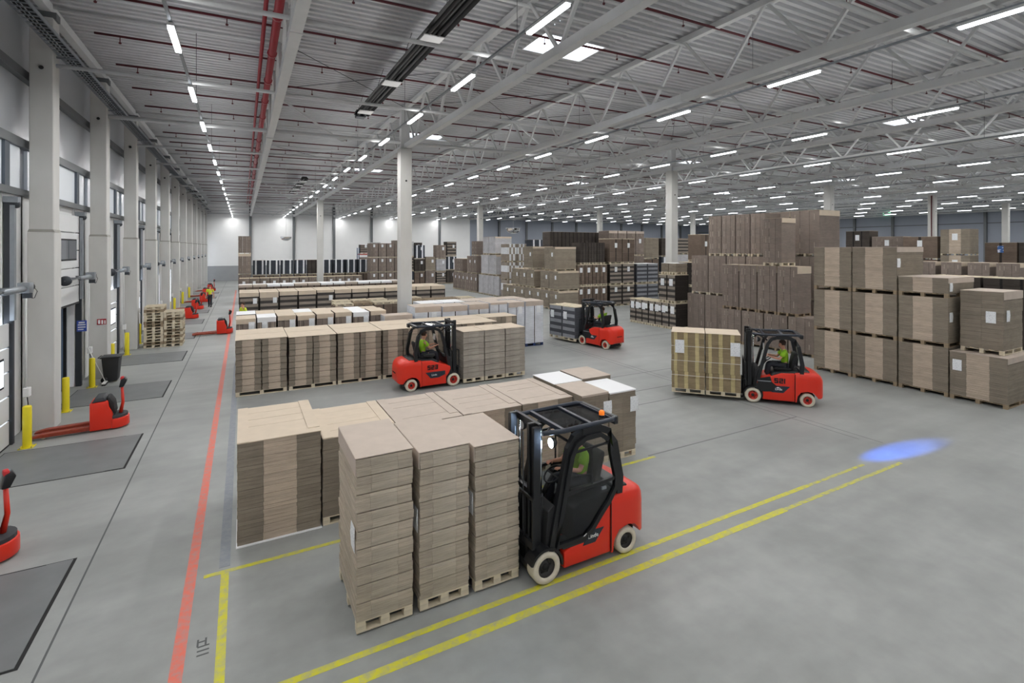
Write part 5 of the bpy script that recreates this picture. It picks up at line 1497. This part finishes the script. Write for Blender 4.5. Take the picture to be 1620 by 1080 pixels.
pallet_truck('red pallet truck parked between the yellow bollard and the wheelie bin', (-3.12, 16.2, 0), R(4))
pallet_truck('red pallet truck cut by the photo edge at the nearest dock', (-3.47, 10.08, 0), R(24))
pallet_truck('red pallet truck standing alone by the red line', (-0.98, 31.0, 0), R(4))
for i, (x, y, nm) in enumerate(((-3.05, 38.6, 'just beyond the pallet pile'), (-3.1, 44.2, 'second beyond the pallet pile'), (-2.95, 49.8, 'beside the walking man'), (-3.1, 55.5, 'beyond the walking man'), (-3.05, 62.0, 'farthest along the docks'))):
    pallet_truck(f'small red pallet truck parked at the docks, {nm}', (x, y, 0), R(-4 + 3*i))

person('man in a yellow vest and red cap walking along the docks', (-2.25, 45.5, 0), R(-95), 'stand', 'vest', cap='cap_red')
person('man in a yellow vest standing between the stored rows', (0.02, 30.6, 0), R(-150), 'stand', 'vest')

for i, y in enumerate(COLY[3:12]):
    for s in (-1, 1):
        yy = y + (-1.50 if s < 0 else 1.36)
        if i == 0 and s < 0: continue
        b = thing('bollard', f'yellow bollard {"before" if s < 0 else "behind"} the {ORD[i]} dock column in view', 'bollard', (-4.38, yy, 0), 0, 'yellow bollards')
        MB().lathe([(0.082, 0.012), (0.082, 0.93), (0.07, 0.955), (0, 0.955)], 'z', (0, 0, 0), 18).build('post', 'yellow', b)
        MB().box(-0.13, -0.13, 0, 0.13, 0.13, 0.014).build('base_plate', 'yellow', b)
        for dx in (-0.1, 0.1):
            for dy in (-0.1, 0.1):
                MB().lathe([(0.014, 0.014), (0.014, 0.03), (0, 0.03)], 'z', (dx, dy, 0), 6).build('bolt', 'galv', b)

wb = thing('wheelie_bin', 'dark grey wheelie bin beside the yellow bollard', 'bin', (-3.98, 21.75, 0))
def taper(x0, x1, y0, y1, z0, k, z1):
    return [(x0*k, y0*k, z0), (x1*k, y0*k, z0), (x1*k, y1*k, z0), (x0*k, y1*k, z0), (x0, y0, z1), (x1, y0, z1), (x1, y1, z1), (x0, y1, z1)], [(0,3,2,1),(4,5,6,7),(0,1,5,4),(1,2,6,5),(2,3,7,6),(3,0,4,7)]
MB().add(*taper(-0.24, 0.24, -0.27, 0.27, 0.05, 0.76, 0.84)).build('body', 'bin', wb, bevel=0.02)
MB().box(-0.28, -0.31, 0.84, 0.28, 0.31, 0.88).build('lid', 'bin', wb, bevel=0.015)
MB().tube([(-0.3, -0.2, 0.86), (-0.34, -0.2, 0.86), (-0.34, 0.2, 0.86), (-0.3, 0.2, 0.86)], 0.015, 6).build('handle', 'bin', wb)
for y in (-0.22, 0.22):
    MB().lathe([(0, -0.03), (0.1, -0.03), (0.1, 0.03), (0, 0.03)], 'y', (-0.16, y, 0.1), 14).build('wheel', 'rubber', wb)
bm_ = thing('broom', 'broom leaning between the wheelie bin and the bollard', 'broom', (-4.12, 21.25, 0))
MB().tube([(0.05, 0.06, 0.08), (-0.42, 0.1, 1.25)], 0.013, 6).build('handle', 'broom', bm_)
MB().box(-0.02, -0.18, 0.05, 0.08, 0.22, 0.09).build('head', 'broom', bm_, bevel=0.01)
MB().box(-0.01, -0.17, 0.0, 0.09, 0.21, 0.05).build('bristles', 'rubber', bm_)

def sign(label, x, y, z, w, h, m, marks):
    """flat plate facing the viewpoint side (-y)"""
    s = thing('wall_sign', label, 'sign', (x, y, z))
    MB().box(-w/2, -0.012, -h/2, w/2, 0.0, h/2).build('sign_plate', m, s)
    for i, (a, b, c, d) in enumerate(marks):
        MB().box(a, -0.016, b, c, -0.012, d).build('pictogram', 'white_paint', s)
sign('red fire equipment sign with white pictograms on the column', -4.37, COLY[5] - 0.272, 2.0, 0.26, 0.20, 'sign_red', ((-0.10, -0.07, -0.04, 0.07), (-0.01, -0.08, 0.04, 0.06), (0.07, -0.08, 0.11, 0.05)))
sign('blue notice on the guide rail beside the raised dock door', -4.72, bays[4][0]*0.5 + bays[4][1]*0.5 + 0.05 + 1.618, 2.0, 0.26, 0.36, 'sign_blue', ((-0.10, 0.02, 0.10, 0.06), (-0.10, -0.06, 0.10, -0.02), (-0.10, -0.13, 0.05, -0.10), (-0.08, 0.09, 0.08, 0.14)))

# two piles of empty pallets
for p_, (x, n) in enumerate(((-3.62, 14), (-2.86, 12))):
    r = random.Random(p_ + 3)
    for k in range(n):
        pallet(f'empty wooden pallet, {ORD[k]} from the floor in the {"wall-side" if p_ == 0 else "aisle-side"} pile', x + r.uniform(-0.015, 0.015), 28.6 + r.uniform(-0.015, 0.015), 0.1355*k, 0.74, 1.1, r.uniform(-0.012, 0.012), False, 'piled empty pallets', 'wood' if r.random() < 0.8 else 'wood_dark')
print('TRIS', sum(len(o.data.polygons) for o in SC.objects if o.type == 'MESH')*2, 'OBJ', len(SC.objects))
